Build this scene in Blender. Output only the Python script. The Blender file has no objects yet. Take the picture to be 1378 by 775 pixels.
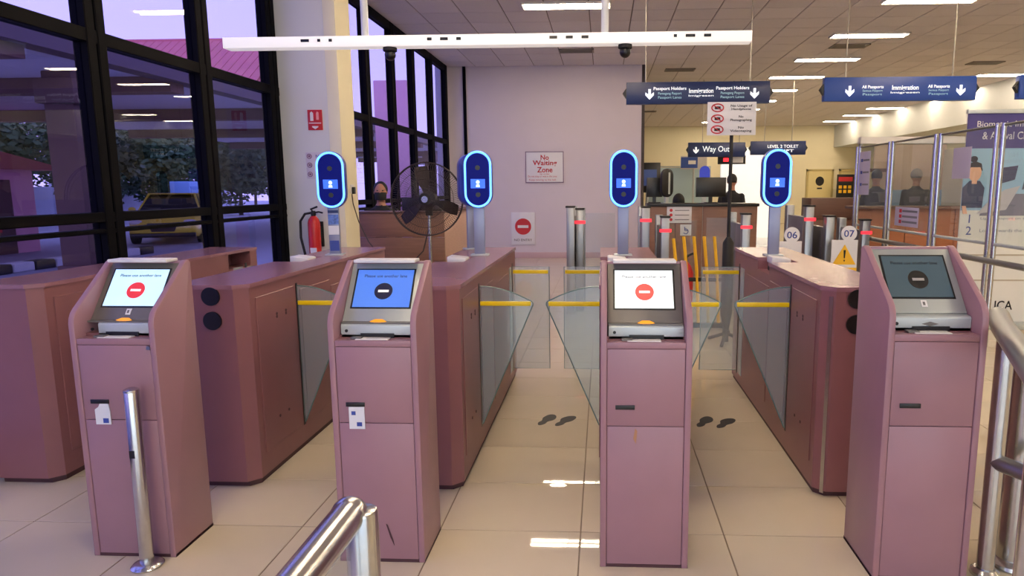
import bpy, bmesh, math, random
from mathutils import Vector, Matrix
random.seed(7)
SC = bpy.context.scene
COL = SC.collection

# ------------------------------------------------------------------ camera, world, light, exposure
def make_camera():
    f, cx, cy, pit, yaw, rol = 900.0, 770.4, 387.0, 0.1475, -0.0455, -0.0034
    cp, sp, cw, sw, cr, sr = math.cos(pit), math.sin(pit), math.cos(yaw), math.sin(yaw), math.cos(rol), math.sin(rol)
    B = Matrix(((1, 0, 0), (0, 0, -1), (0, 1, 0)))
    R = Matrix(((cr, -sr, 0), (sr, cr, 0), (0, 0, 1))) @ Matrix(((1, 0, 0), (0, cp, -sp), (0, sp, cp))) @ B @ Matrix(((cw, -sw, 0), (sw, cw, 0), (0, 0, 1)))
    W = Matrix((R[0], -R[1], -R[2])).transposed()
    cd = bpy.data.cameras.new('camera'); co = bpy.data.objects.new('camera', cd); COL.objects.link(co)
    co.matrix_world = Matrix.Translation((0, 0, 1.45)) @ W.to_4x4()
    cd.sensor_fit = 'HORIZONTAL'; cd.sensor_width = 36.0; cd.lens = f * 36.0 / 1378.0
    cd.shift_x = (689.0 - cx) / 1378.0; cd.shift_y = (cy - 387.5) / 1378.0
    cd.clip_start = 0.02; cd.clip_end = 300
    SC.camera = co
make_camera()
w = bpy.data.worlds.new('sky'); SC.world = w; w.use_nodes = True
nt = w.node_tree; nt.nodes.clear()
wo = nt.nodes.new('ShaderNodeOutputWorld'); bg = nt.nodes.new('ShaderNodeBackground')
tc = nt.nodes.new('ShaderNodeTexCoord'); sx = nt.nodes.new('ShaderNodeSeparateXYZ'); cr_ = nt.nodes.new('ShaderNodeValToRGB')
nt.links.new(tc.outputs['Generated'], sx.inputs[0]); nt.links.new(sx.outputs['Z'], cr_.inputs[0])
cr_.color_ramp.elements[0].position = 0.0; cr_.color_ramp.elements[0].color = (0.92, 0.94, 1.0, 1)
cr_.color_ramp.elements[1].position = 0.7; cr_.color_ramp.elements[1].color = (0.60, 0.76, 1.0, 1)
nt.links.new(cr_.outputs[0], bg.inputs[0]); bg.inputs[1].default_value = 3.6
nt.links.new(bg.outputs[0], wo.inputs[0])
SKY = bg
TUBE_STRENGTH = 70.0
SC.view_settings.view_transform = 'Standard'; SC.view_settings.look = 'None'
SC.view_settings.gamma = 1.0; SC.view_settings.use_curve_mapping = False
SC.view_settings.exposure = 0.1
SC.cycles.max_bounces = 10; SC.cycles.transparent_max_bounces = 24
SC.cycles.caustics_reflective = False; SC.cycles.caustics_refractive = False
SC.cycles.sample_clamp_indirect = 6.0

# ------------------------------------------------------------------ materials
def lin(c):
    return tuple(((v / 255.0) / 12.92 if v / 255.0 <= 0.04045 else ((v / 255.0 + 0.055) / 1.055) ** 2.4) for v in c) + (1.0,)
MATS = {}
def mat(name, rgb, rough=0.5, metal=0.0, noise=0.0, nscale=8.0, bump=0.0, bscale=60.0, emit=None, es=0.0, spec=0.5, rnd=0.0, coat=0.0, stretch=None):
    if name in MATS: return MATS[name]
    m = bpy.data.materials.new(name); m.use_nodes = True; MATS[name] = m
    t = m.node_tree; p = t.nodes['Principled BSDF']
    c = lin(rgb)
    p.inputs['Base Color'].default_value = c; p.inputs['Roughness'].default_value = rough; p.inputs['Metallic'].default_value = metal
    p.inputs['Specular IOR Level'].default_value = spec; p.inputs['Coat Weight'].default_value = coat
    last = None
    co = t.nodes.new('ShaderNodeTexCoord'); src = co.outputs['Object']
    if stretch:
        mp = t.nodes.new('ShaderNodeMapping'); mp.inputs['Scale'].default_value = stretch
        t.links.new(src, mp.inputs[0]); src = mp.outputs[0]
    if noise > 0:
        n = t.nodes.new('ShaderNodeTexNoise'); n.inputs['Scale'].default_value = nscale; n.inputs['Detail'].default_value = 5
        t.links.new(src, n.inputs['Vector'])
        mr = t.nodes.new('ShaderNodeMapRange'); mr.inputs[1].default_value = 0.25; mr.inputs[2].default_value = 0.75
        mr.inputs[3].default_value = 1 - noise; mr.inputs[4].default_value = 1 + noise
        t.links.new(n.outputs[0], mr.inputs[0])
        hs = t.nodes.new('ShaderNodeHueSaturation'); hs.inputs['Color'].default_value = c
        t.links.new(mr.outputs[0], hs.inputs['Value']); last = hs
    if rnd > 0:
        oi = t.nodes.new('ShaderNodeObjectInfo'); mr = t.nodes.new('ShaderNodeMapRange')
        mr.inputs[3].default_value = 1 - rnd; mr.inputs[4].default_value = 1 + rnd
        t.links.new(oi.outputs['Random'], mr.inputs[0])
        hs = t.nodes.new('ShaderNodeHueSaturation'); hs.inputs['Color'].default_value = c
        if last: t.links.new(last.outputs[0], hs.inputs['Color'])
        t.links.new(mr.outputs[0], hs.inputs['Value']); last = hs
    if last: t.links.new(last.outputs[0], p.inputs['Base Color'])
    if bump > 0:
        n = t.nodes.new('ShaderNodeTexNoise'); n.inputs['Scale'].default_value = bscale; n.inputs['Detail'].default_value = 3
        t.links.new(src, n.inputs['Vector'])
        b = t.nodes.new('ShaderNodeBump'); b.inputs['Strength'].default_value = bump; b.inputs['Distance'].default_value = 0.01
        t.links.new(n.outputs[0], b.inputs['Height']); t.links.new(b.outputs[0], p.inputs['Normal'])
    if emit:
        p.inputs['Emission Color'].default_value = lin(emit); p.inputs['Emission Strength'].default_value = es
    return m
def glass(name, tint, refl=1.0, rough=0.0, haze=0.0, hazecol=(230, 235, 240)):
    if name in MATS: return MATS[name]
    m = bpy.data.materials.new(name); m.use_nodes = True; MATS[name] = m
    t = m.node_tree; t.nodes.clear()
    o = t.nodes.new('ShaderNodeOutputMaterial'); tr = t.nodes.new('ShaderNodeBsdfTransparent'); gl = t.nodes.new('ShaderNodeBsdfGlossy')
    fr = t.nodes.new('ShaderNodeFresnel'); mx = t.nodes.new('ShaderNodeMixShader'); mu = t.nodes.new('ShaderNodeMath'); mu.operation = 'MULTIPLY'
    tr.inputs[0].default_value = tint + (1,); gl.inputs['Roughness'].default_value = rough; fr.inputs[0].default_value = 1.45
    ge = t.nodes.new('ShaderNodeNewGeometry'); fb = t.nodes.new('ShaderNodeMath'); fb.operation = 'SUBTRACT'; fb.inputs[0].default_value = 1.0
    t.links.new(ge.outputs['Backfacing'], fb.inputs[1]); m2 = t.nodes.new('ShaderNodeMath'); m2.operation = 'MULTIPLY'; m2.use_clamp = True
    mu.inputs[1].default_value = refl; t.links.new(fr.outputs[0], mu.inputs[0]); t.links.new(mu.outputs[0], m2.inputs[0]); t.links.new(fb.outputs[0], m2.inputs[1]); t.links.new(m2.outputs[0], mx.inputs[0])
    base = tr
    if haze > 0:
        df = t.nodes.new('ShaderNodeBsdfDiffuse'); df.inputs[0].default_value = lin(hazecol)
        mh = t.nodes.new('ShaderNodeMixShader'); mh.inputs[0].default_value = haze
        t.links.new(tr.outputs[0], mh.inputs[1]); t.links.new(df.outputs[0], mh.inputs[2]); base = mh
    t.links.new(base.outputs[0], mx.inputs[1]); t.links.new(gl.outputs[0], mx.inputs[2]); t.links.new(mx.outputs[0], o.inputs[0])
    return m
M = dict(
    mauve=mat('mauve_paint', (152, 114, 125), 0.36, noise=0.05, nscale=5, bump=0.03, bscale=220),
    mauve2=mat('mauve_panel', (134, 88, 92), 0.38, noise=0.05, nscale=6),
    seam=mat('dark_seam', (70, 40, 46), 0.6),
    steel=mat('brushed_steel', (198, 198, 198), 0.22, 1.0, noise=0.06, nscale=30),
    steel_dull=mat('satin_steel', (150, 152, 156), 0.36, 1.0),
    silver=mat('silver_paint', (190, 198, 198), 0.32, 0.25),
    bezel=mat('bezel_grey', (112, 108, 104), 0.4, 0.3),
    bezel_l=mat('bezel_silver', (170, 176, 174), 0.35, 0.4),
    black=mat('black_plastic', (14, 14, 16), 0.35),
    blackm=mat('black_matte', (20, 19, 21), 0.7),
    white=mat('white_plastic', (225, 222, 220), 0.45),
    siglit=mat('backlit_lettering', (235, 240, 245), .5, emit=(235, 242, 250), es=.75),
    paper=mat('paper_white', (222, 222, 226), 0.6),
    orange=mat('amber_light', (230, 150, 30), 0.4, emit=(240, 160, 30), es=0.6),
    yellow=mat('yellow_tape', (255, 218, 20), 0.4),
    yellowp=mat('yellow_paint', (240, 185, 25), 0.45),
    red=mat('red_paint', (190, 25, 28), 0.35),
    redp=mat('red_print', (190, 40, 50), 0.55),
    redled=mat('red_led', (255, 40, 50), 0.4, emit=(255, 40, 55), es=1.6),
    navy=mat('navy_sign', (28, 66, 150), 0.4),
    navy2=mat('dark_navy_sign', (22, 42, 92), 0.4),
    blueprint=mat('blue_print', (50, 70, 150), 0.5),
    wall=mat('lilac_lit_paint', (208, 199, 208), 0.75, noise=0.02, nscale=2, bump=0.04, bscale=90),  # purple window light tinted into the wall colour
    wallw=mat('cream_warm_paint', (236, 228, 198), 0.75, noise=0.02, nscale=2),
    ctile=mat('ceiling_tile', (218, 212, 214), 0.9, rnd=0.05, bump=0.25, bscale=70, noise=0.03, nscale=30),
    cgrid=mat('ceiling_grid', (120, 110, 104), 0.6),
    tile=mat('beige_tile', (214, 201, 176), 0.02, rnd=0.025, noise=0.03, nscale=3, spec=0.38),
    grout=mat('grout', (140, 124, 104), 0.8),
    frame=mat('window_frame_dark', (6, 6, 11), 0.6, spec=.06),
    wood=mat('brown_laminate', (128, 92, 76), 0.45, noise=0.14, nscale=3, stretch=(1, 1, 14)),
    woodd=mat('dark_brown_laminate', (104, 76, 66), 0.5, noise=0.1, nscale=3, stretch=(1, 1, 12)),
    woodr=mat('reddish_wood', (150, 92, 62), 0.45, noise=0.12, nscale=4, stretch=(1, 1, 10)),
    skin=mat('skin', (176, 122, 96), 0.55), hair=mat('black_hair', (14, 12, 12), 0.6), hairg=mat('grey_hair', (120, 112, 108), 0.7),
    shirt=mat('black_shirt', (18, 18, 22), 0.8), shirtb=mat('navy_shirt', (34, 40, 62), 0.8), trousers=mat('dark_trousers', (26, 26, 30), 0.85),
    gflap=glass('flap_glass', (0.92, 0.96, 0.96), 1.4, haze=0.15, hazecol=(200, 222, 235)),
    gedge=mat('glass_edge', (96, 120, 118), 0.2),
    gpart=glass('partition_glass', (0.93, 0.96, 0.96), 1.0, haze=0.03),
    gwin=glass('tinted_window_glass', (0.46, 0.42, 0.68), 0.8),
    topm=mat('mauve_gloss', (150, 108, 118), 0.22, noise=0.04, nscale=5), gflap2=glass('rear_flap_glass', (0.93, 0.96, 0.97), 1.4, haze=0.26, hazecol=(232, 238, 242)),
    tubem=mat('fluorescent_tube', (255, 250, 240), 0.5, emit=(255, 232, 200), es=TUBE_STRENGTH),
    fixture=mat('lamp_housing', (225, 222, 215), 0.5),
    vent=mat('vent_metal', (120, 112, 104), 0.5), ventd=mat('vent_gap', (40, 36, 34), 0.8),
    asphalt=mat('asphalt', (176, 174, 178), 0.9, noise=0.08, nscale=2), concrete=mat('canopy_soffit', (226, 222, 226), 0.85, noise=0.04),
    beam=mat('canopy_beam', (120, 84, 78), 0.8), pinkw=mat('pink_render', (244, 176, 190), 0.8), pinkr=mat('pink_roof_tile', (214, 110, 112), 0.7, rnd=0.06, noise=0.08),
    brownc=mat('brown_column', (100, 70, 62), 0.7), kerbb=mat('kerb_black', (30, 30, 32), 0.8), kerbw=mat('kerb_white', (210, 210, 210), 0.8),
    bark=mat('bark', (88, 70, 56), 0.9), leafa=mat('leaf_green', (58, 92, 48), 0.7, noise=0.3, nscale=1.2), leafb=mat('leaf_dark_green', (44, 74, 40), 0.7, noise=0.3, nscale=1.0),
    taxi=mat('yellow_car_paint', (252, 228, 70), 0.25, coat=0.6), carglass=mat('car_glass', (18, 22, 28), 0.1), tyre=mat('tyre', (18, 18, 18), 0.85),
    rope=mat('cable', (60, 50, 44), 0.7),
)

# ------------------------------------------------------------------ mesh helpers
class MB:
    def __init__(s): s.v = []; s.f = []
    def add(s, vs, fs):
        n = len(s.v); s.v += [tuple(p) for p in vs]; s.f += [tuple(i + n for i in q) for q in fs]; return s
    def box(s, x0, x1, y0, y1, z0, z1):
        return s.add([(x0, y0, z0), (x1, y0, z0), (x1, y1, z0), (x0, y1, z0), (x0, y0, z1), (x1, y0, z1), (x1, y1, z1), (x0, y1, z1)],
                     [(0, 3, 2, 1), (4, 5, 6, 7), (0, 1, 5, 4), (1, 2, 6, 5), (2, 3, 7, 6), (3, 0, 4, 7)])
    def prism(s, poly, axis, a, b):
        def mk(p, q, c): return {'x': (c, p, q), 'y': (p, c, q), 'z': (p, q, c)}[axis]
        n = len(poly); vs = [mk(p, q, a) for p, q in poly] + [mk(p, q, b) for p, q in poly]
        ar = sum(poly[i][0] * poly[(i + 1) % n][1] - poly[(i + 1) % n][0] * poly[i][1] for i in range(n))
        fs = [tuple(range(n))[::-1], tuple(range(n, 2 * n))] + [(i, (i + 1) % n, n + (i + 1) % n, n + i) for i in range(n)]
        flip = (ar < 0) ^ (axis == 'y') ^ (b < a)
        if flip: fs = [q[::-1] for q in fs]
        return s.add(vs, fs)
    def cyl(s, p0, p1, r0, r1=None, n=20, caps=True):
        p0 = Vector(p0); p1 = Vector(p1); r1 = r0 if r1 is None else r1
        d = (p1 - p0).normalized(); u = d.orthogonal().normalized(); w_ = d.cross(u)
        vs = []
        for p, r in ((p0, r0), (p1, r1)):
            for k in range(n):
                a = 2 * math.pi * k / n; vs.append(p + (u * math.cos(a) + w_ * math.sin(a)) * r)
        fs = [(k, (k + 1) % n, n + (k + 1) % n, n + k) for k in range(n)]
        if caps: fs += [tuple(range(n))[::-1], tuple(range(n, 2 * n))]
        return s.add(vs, fs)
    def tube(s, pts, r, n=12, closed=False, caps=True):
        pts = [Vector(p) for p in pts]; m = len(pts); rings = []; u = None
        for i, p in enumerate(pts):
            a = pts[(i - 1) % m] if (closed or i > 0) else p; b = pts[(i + 1) % m] if (closed or i < m - 1) else p
            d = (b - a).normalized()
            if u is None: u = d.orthogonal().normalized()
            else: u = (u - d * u.dot(d)).normalized()
            w_ = d.cross(u); rr = r[i] if isinstance(r, (list, tuple)) else r
            rings.append([p + (u * math.cos(2 * math.pi * k / n) + w_ * math.sin(2 * math.pi * k / n)) * rr for k in range(n)])
        vs = [q for g in rings for q in g]; fs = []
        for i in range(m if closed else m - 1):
            j = (i + 1) % m
            fs += [(i * n + k, i * n + (k + 1) % n, j * n + (k + 1) % n, j * n + k) for k in range(n)]
        if caps and not closed: fs += [tuple(range(n))[::-1], tuple(range((m - 1) * n, m * n))]
        return s.add(vs, fs)
    def ball(s, c, r, n=16, m=10, sc=(1, 1, 1)):
        vs = [(c[0], c[1], c[2] - r * sc[2])]; fs = []
        for i in range(1, m):
            a = -math.pi / 2 + math.pi * i / m
            for k in range(n):
                b = 2 * math.pi * k / n
                vs.append((c[0] + r * sc[0] * math.cos(a) * math.cos(b), c[1] + r * sc[1] * math.cos(a) * math.sin(b), c[2] + r * sc[2] * math.sin(a)))
        vs.append((c[0], c[1], c[2] + r * sc[2])); L = len(vs) - 1
        for k in range(n):
            fs.append((0, 1 + (k + 1) % n, 1 + k)); fs.append((L, 1 + (m - 2) * n + k, 1 + (m - 2) * n + (k + 1) % n))
            for i in range(m - 2):
                fs.append((1 + i * n + k, 1 + i * n + (k + 1) % n, 1 + (i + 1) * n + (k + 1) % n, 1 + (i + 1) * n + k))
        return s.add(vs, fs)
    def lathe(s, prof, c=(0, 0, 0), n=24):
        vs = []; m = len(prof)
        for r, z in prof:
            for k in range(n):
                a = 2 * math.pi * k / n; vs.append((c[0] + r * math.cos(a), c[1] + r * math.sin(a), c[2] + z))
        fs = [(i * n + k, i * n + (k + 1) % n, (i + 1) * n + (k + 1) % n, (i + 1) * n + k) for i in range(m - 1) for k in range(n)]
        fs += [tuple(range(n))[::-1], tuple(range((m - 1) * n, m * n))]
        return s.add(vs, fs)
    def xf(s, m):
        s.v = [tuple(m @ Vector(p)) for p in s.v]; return s
    def mesh(s, name, material, ang=35, bevel=0.0, seg=2):
        me = bpy.data.meshes.new(name); me.from_pydata(s.v, [], s.f); me.update()
        bm = bmesh.new(); bm.from_mesh(me)
        if bevel > 0:
            es = [e for e in bm.edges if len(e.link_faces) == 2 and e.calc_face_angle(0) > math.radians(30)]
            bmesh.ops.bevel(bm, geom=es, offset=bevel, segments=seg, affect='EDGES', profile=0.5, clamp_overlap=True)
        for f in bm.faces: f.smooth = True
        for e in bm.edges:
            e.smooth = len(e.link_faces) == 2 and e.calc_face_angle(3.14) < math.radians(ang)
        bm.to_mesh(me); bm.free()
        if material: me.materials.append(material)
        return me
    def build(s, name, material, parent=None, bevel=0.0, seg=2, ang=35, loc=None):
        return link(name, s.mesh(name, material, ang, bevel, seg), parent, loc)
def link(name, me, parent=None, loc=None, mtx=None):
    o = bpy.data.objects.new(name, me); COL.objects.link(o)
    if parent: o.parent = parent
    if mtx is not None: o.matrix_local = mtx
    elif loc is not None: o.location = loc
    return o
LABELS = {}
def tag(o, label, cat, group=None, kind=None):
    o['label'] = label; o['category'] = cat
    if group: o['group'] = group
    if kind: o['kind'] = kind
    return o
def thing(name, label, cat, loc=(0, 0, 0), rz=0.0, group=None, kind=None):
    o = bpy.data.objects.new(name, None); COL.objects.link(o); o.empty_display_size = 0.1
    o.location = loc; o.rotation_euler = (0, 0, rz)
    return tag(o, label, cat, group, kind)
def copy_tree(o, parent=None):
    c = o.copy(); COL.objects.link(c)
    if parent: c.parent = parent
    for ch in list(o.children): copy_tree(ch, c)
    return c
FACE = Matrix.Rotation(math.pi / 2, 4, 'X')      # text plane turned to face -Y
TXT = {}
def text_mesh(s, width=None, height=None, bold=0.0, depth=0.0008):
    key = (s, width, height, bold, depth)
    if key in TXT: return TXT[key]
    cu = bpy.data.curves.new('lettering', 'FONT'); cu.body = s; cu.size = 1.0; cu.align_x = 'CENTER'; cu.align_y = 'CENTER'
    cu.offset = bold; cu.extrude = 0.0; cu.resolution_u = 3
    ob = bpy.data.objects.new('tmp', cu); COL.objects.link(ob)
    dg = bpy.context.evaluated_depsgraph_get(); me = bpy.data.meshes.new_from_object(ob.evaluated_get(dg))
    bpy.data.objects.remove(ob); bpy.data.curves.remove(cu)
    xs = [v.co.x for v in me.vertices]; ys = [v.co.y for v in me.vertices]
    cx, cy = (min(xs) + max(xs)) / 2, (min(ys) + max(ys)) / 2
    bw, bh = max(xs) - min(xs), max(ys) - min(ys)
    kx = width / bw if width else None; ky = height / bh if height else None
    kx = kx or ky; ky = ky or kx
    for v in me.vertices: v.co = ((v.co.x - cx) * kx, (v.co.y - cy) * ky, 0)
    bm = bmesh.new(); bm.from_mesh(me)
    bmesh.ops.remove_doubles(bm, verts=bm.verts, dist=1e-6)
    r = bmesh.ops.extrude_face_region(bm, geom=list(bm.faces))
    for g in r['geom']:
        if isinstance(g, bmesh.types.BMVert): g.co.z += depth
    bm.to_mesh(me); bm.free(); me.materials.clear()
    TXT[key] = me; return me
def text(s, material, parent, pos, width=None, height=None, bold=0.0, rot=None, name='lettering'):
    me = text_mesh(s, width, height, bold).copy(); me.materials.append(material)
    mtx = Matrix.Translation(pos) @ (rot if rot is not None else FACE)
    return link(name, me, parent, mtx=mtx)
def disc(mb, cx, cz, r, y0, y1, n=28, sx_=1.0, sz_=1.0):
    return mb.prism([(cx + sx_ * r * math.cos(2 * math.pi * k / n), cz + sz_ * r * math.sin(2 * math.pi * k / n)) for k in range(n)], 'y', y0, y1)
def rectm(x0, x1, y0, y1, z0, z1): return MB().box(x0, x1, y0, y1, z0, z1)
def stadium(w_, h, n=12, inset=0.0):
    r = w_ / 2 - inset; c = h / 2 - w_ / 2
    return [(r * math.cos(a), c + r * math.sin(a)) for a in [math.pi * k / n for k in range(n + 1)]] + [(r * math.cos(a), -c + r * math.sin(a)) for a in [math.pi + math.pi * k / n for k in range(n + 1)]]
def arrow_poly(cx, cz, s):
    return [(cx - .12 * s, cz + .5 * s), (cx + .12 * s, cz + .5 * s), (cx + .12 * s, cz - .02 * s), (cx + .42 * s, cz + .2 * s), (cx + .42 * s, cz - .08 * s), (cx, cz - .5 * s), (cx - .42 * s, cz - .08 * s), (cx - .42 * s, cz + .2 * s), (cx - .12 * s, cz - .02 * s)]

# ------------------------------------------------------------------ the setting
XL, XR, YB, YF, ZC = -3.2, 11.0, -4.0, 28.0, 3.9
fl = tag(rectm(XL - .1, XR + .1, YB - .1, YF + .1, -.12, -.004).build('floor', M['grout']), 'glossy beige tiled floor of the hall', 'floor', kind='structure')
TX, TY, X0, Y0 = 0.605, 0.4667, -0.09, 2.668
def tile_me(w_, d, h, m, name, bev=0.0015):
    return MB().box(-w_ / 2, w_ / 2, -d / 2, d / 2, 0, h).mesh(name, m, bevel=bev, seg=1)
tme = tile_me(TX - .005, TY - .005, .004, M['tile'], 'tile'); rest = MB()
for i in range(-6, 20):
    for j in range(-15, 56):
        x = X0 + (i + .5) * TX; y = Y0 + (j + .5) * TY
        if x - TX / 2 < XL - .2 or x + TX / 2 > XR + .2 or y < YB or y > YF: continue
        if -6 <= i <= 7 and -4 <= j <= 14:
            link('tile', tme, fl, loc=(x, y, -.004))
        else:
            rest.box(x - TX / 2 + .0025, x + TX / 2 - .0025, y - TY / 2 + .0025, y + TY / 2 - .0025, -.004, 0)
o = rest.build('tile_field', M['tile'], fl); o['kind'] = 'stuff'

ce = tag(rectm(XL - .1, XR + .1, YB - .1, YF + .1, ZC + .012, ZC + .15).build('ceiling', M['cgrid']), 'suspended ceiling of square tiles with strip lights', 'ceiling', kind='structure')
cme = MB().box(-.292, .292, -.292, .292, 0, .016).mesh('ceiling_tile', M['ctile'], bevel=.004, seg=1)
cells = []
for i in range(-1, 24):
    for j in range(-1, 54):
        x = XL + .3 + i * .6; y = YB + .3 + j * .6
        if XL < x < XR and YB < y < YF: cells.append((x, y))
def inview(x, y):
    if y < 8.6: return False
    px = 811 + 900 * x / y
    return -60 < px < 1440
near = sorted([c for c in cells if inview(*c)], key=lambda c: c[1])[:300]
ns = set(near); rest = MB()
for c in cells:
    if c in ns: link('ceiling_tile', cme, ce, loc=(c[0], c[1], ZC))
    else: rest.box(c[0] - .292, c[0] + .292, c[1] - .292, c[1] + .292, ZC, ZC + .016)
o = rest.build('tile_field', M['ctile'], ce); o['kind'] = 'stuff'

tag(rectm(XL - .1, 0.78, 14.0, 14.25, 0, ZC + .02).build('wall_back', M['wall']), 'pale wall behind the gates carrying the no waiting sign', 'wall', kind='structure')
tag(rectm(XL - .1, XR + .1, YF, YF + .2, 0, ZC + .02).build('wall_far', M['wallw']), 'cream end wall at the far end of the hall', 'wall', kind='structure')
tag(rectm(XR, XR + .2, YB, YF, 0, ZC + .02).build('wall_right', M['wallw']), 'cream side wall behind the inspection booths', 'wall', kind='structure')
wf = MB().box(XL - .1, -2.9, YB - .2, YB, 0, ZC + .02).box(5.9, XR + .1, YB - .2, YB, 0, ZC + .02).box(-2.9, 5.9, YB - .2, YB, 3.2, ZC + .02)
tag(wf.build('wall_front', M['wall']), 'plain wall with an added glazed entrance behind the viewer', 'wall', kind='structure')
en = thing('added_entrance', 'glazed entrance added behind the viewer to daylight the kiosk fronts', 'door', (1.5, YB - .1, 0), kind='structure')  # unseen entrance, added so daylight reaches the kiosk fronts
for k in range(6): MB().box(-4.4 + k * 1.76 - .04, -4.4 + k * 1.76 + .04, -.04, .04, 0, 3.2).build('mullion', M['frame'], en)
MB().box(-4.4, 4.4, -.04, .04, 2.1, 2.18).build('transom', M['frame'], en)
for k in range(5):
    for z0, z1 in ((.02, 2.1), (2.18, 3.18)): MB().box(-4.36 + k * 1.76, -2.68 + k * 1.76, -.005, .005, z0, z1).build('pane', M['gpart'], en)
tag(rectm(XL - .2, XL, 14.25, YF, 0, ZC + .02).build('wall_left', M['wall']), 'side wall hidden beyond the pale back wall', 'wall', kind='structure')
tag(rectm(XL - .2, XL, 13.86, 14.0, 0, ZC + .02).build('trim_1', M['wall']), 'narrow pale strip between last window and back wall', 'wall trim', kind='structure')
tag(rectm(-2.86, -2.80, 13.955, 14.0, 0, ZC).build('trim_2', M['frame'], bevel=.004), 'dark vertical strip on the pale back wall near its window end', 'wall trim', kind='structure')
tag(rectm(.78, .84, 13.98, 14.27, 0, ZC).build('trim_3', mat('dark_edge', (58, 48, 46), .6), bevel=.004), 'dark edge strip at the open end of the pale back wall', 'wall trim', kind='structure')
tag(rectm(XL + .01, .78, 13.985, 14.0, 0, .12).build('baseboard_back', mat('skirting', (196, 168, 172), .5), bevel=.003), 'pinkish skirting along the foot of the pale back wall', 'baseboard', kind='structure')
tag(rectm(XL - .05, -2.57, 6.6, 6.97, 0, ZC + .015).build('pillar', mat('pillar_white', (212, 212, 212), .7), bevel=.006), 'cream square pillar between the two window runs, carrying fire notice', 'pillar', kind='structure')
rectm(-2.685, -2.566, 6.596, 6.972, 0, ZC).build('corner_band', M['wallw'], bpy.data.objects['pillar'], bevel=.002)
# soffit over the right-hand booths
tag(rectm(9.3, XR, 9.0, YF, 3.05, ZC).build('trim_4', mat('soffit_paint', (205, 210, 212), .7)), 'pale soffit along the side wall above the booths', 'soffit', kind='structure')

def window(name, ys, y0, y1, label):
    wdw = thing(name, label, 'window', (XL, y0, 0), kind='structure')
    for i, y in enumerate(ys):
        for d in (-.045, .045):
            rectm(-.05, .05, y - y0 + d - .038, y - y0 + d + .038, 0, ZC).build('mullion', M['frame'], wdw, bevel=.006, seg=1)
    for z, h in ((.06, .06), (1.277, .032), (1.19, .014), (2.39, .042), (3.84, .06)):
        rectm(-.045, .045, 0, y1 - y0, z - h, z + h).build('transom', M['frame'], wdw, bevel=.005, seg=1)
    ed = [y0] + ys + [y1]
    for a, b in zip(ed[:-1], ed[1:]):
        if b - a < .3: continue
        for z0, z1 in ((.12, 1.245), (1.309, 2.348), (2.432, 3.78)):
            rectm(-.004, .004, a - y0 + .083, b - y0 - .083, z0, z1).build('pane', M['gwin'], wdw)
    return wdw
window('window_1', [YB + .09, -2.85, -1.67, -.50, .68, 1.86, 3.04, 4.21, 5.37, 6.50], YB, 6.6, 'tall dark framed tinted windows left of the cream pillar')
window('window_2', [7.02, 8.05, 9.17, 10.3, 11.4, 12.6, 13.77], 6.97, 13.86, 'tall dark framed tinted windows beyond the cream pillar')

# ------------------------------------------------------------------ ceiling lights and vents
def make_light():
    t = thing('ceiling_light', 'white twin-tube strip light recessed in the ceiling', 'ceiling light', (0, 0, ZC))
    b = MB().box(-.6, .6, -.15, -.135, -.03, .0).box(-.6, .6, .135, .15, -.03, .0).box(-.6, -.585, -.15, .15, -.03, 0).box(.585, .6, -.15, .15, -.03, 0).box(-.6, .6, -.15, .15, -.004, .0)
    b.build('housing', M['fixture'], t)
    for s in (-1, 1): MB().cyl((-.57, s * .065, -.022), (.57, s * .065, -.022), .016, n=10).build('tube', M['tubem'], t)
    return t
ORD = ['first', 'second', 'third', 'fourth', 'fifth', 'sixth', 'seventh', 'eighth', 'ninth', 'tenth', 'eleventh', 'twelfth', 'thirteenth', 'fourteenth', 'fifteenth']
L0 = make_light(); first = True
lights = []
for x in (-.5, 4.3, 9.0):
    for k in range(15):
        y = -2.9 + k * 2.06
        if x < 0 and y > 12: continue
        lights.append((x if x < 9 else 8.8, y))
names_col = {-.5: 'over the gate lanes', 4.3: 'over the middle of the hall', 8.8: 'over the booths at the far side'}
for x, y in lights:
    o = L0 if first else copy_tree(L0); first = False
    o.location = (x, y, ZC)
    g = 'strip lights in the ceiling ' + names_col[x]
    ys_ = sorted([q[1] for q in lights if q[0] == x], reverse=True)
    o['group'] = g; o['label'] = ORD[ys_.index(y)] + ' ceiling strip light ' + names_col[x] + ', counted from the far end'
def vent(x, y, lab):
    t = thing('ceiling_vent', lab, 'vent', (x, y, ZC))
    MB().box(-.3, .3, -.15, .15, -.012, 0).build('backing', M['ventd'], t)
    f = MB().box(-.31, .31, -.16, -.13, -.02, 0).box(-.31, .31, .13, .16, -.02, 0).box(-.31, -.28, -.16, .16, -.02, 0).box(.28, .31, -.16, .16, -.02, 0)
    f.build('frame', M['vent'], t)
    for k in range(4): MB().box(-.28, .28, -.1 + k * .06, -.075 + k * .06, -.022, -.008).build('slat', M['vent'], t)
vent(-.48, 12.5, 'grey ceiling vent in front of the pale back wall')
vent(1.6, 14.6, 'grey ceiling vent above the left hanging blue sign')
vent(4.3, 12.4, 'grey ceiling vent above right hanging blue sign')
vent(1.4, 22.3, 'grey ceiling vent deep in the hall')
vent(7.6, 14.2, 'grey ceiling vent near the booths by the right edge')

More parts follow.
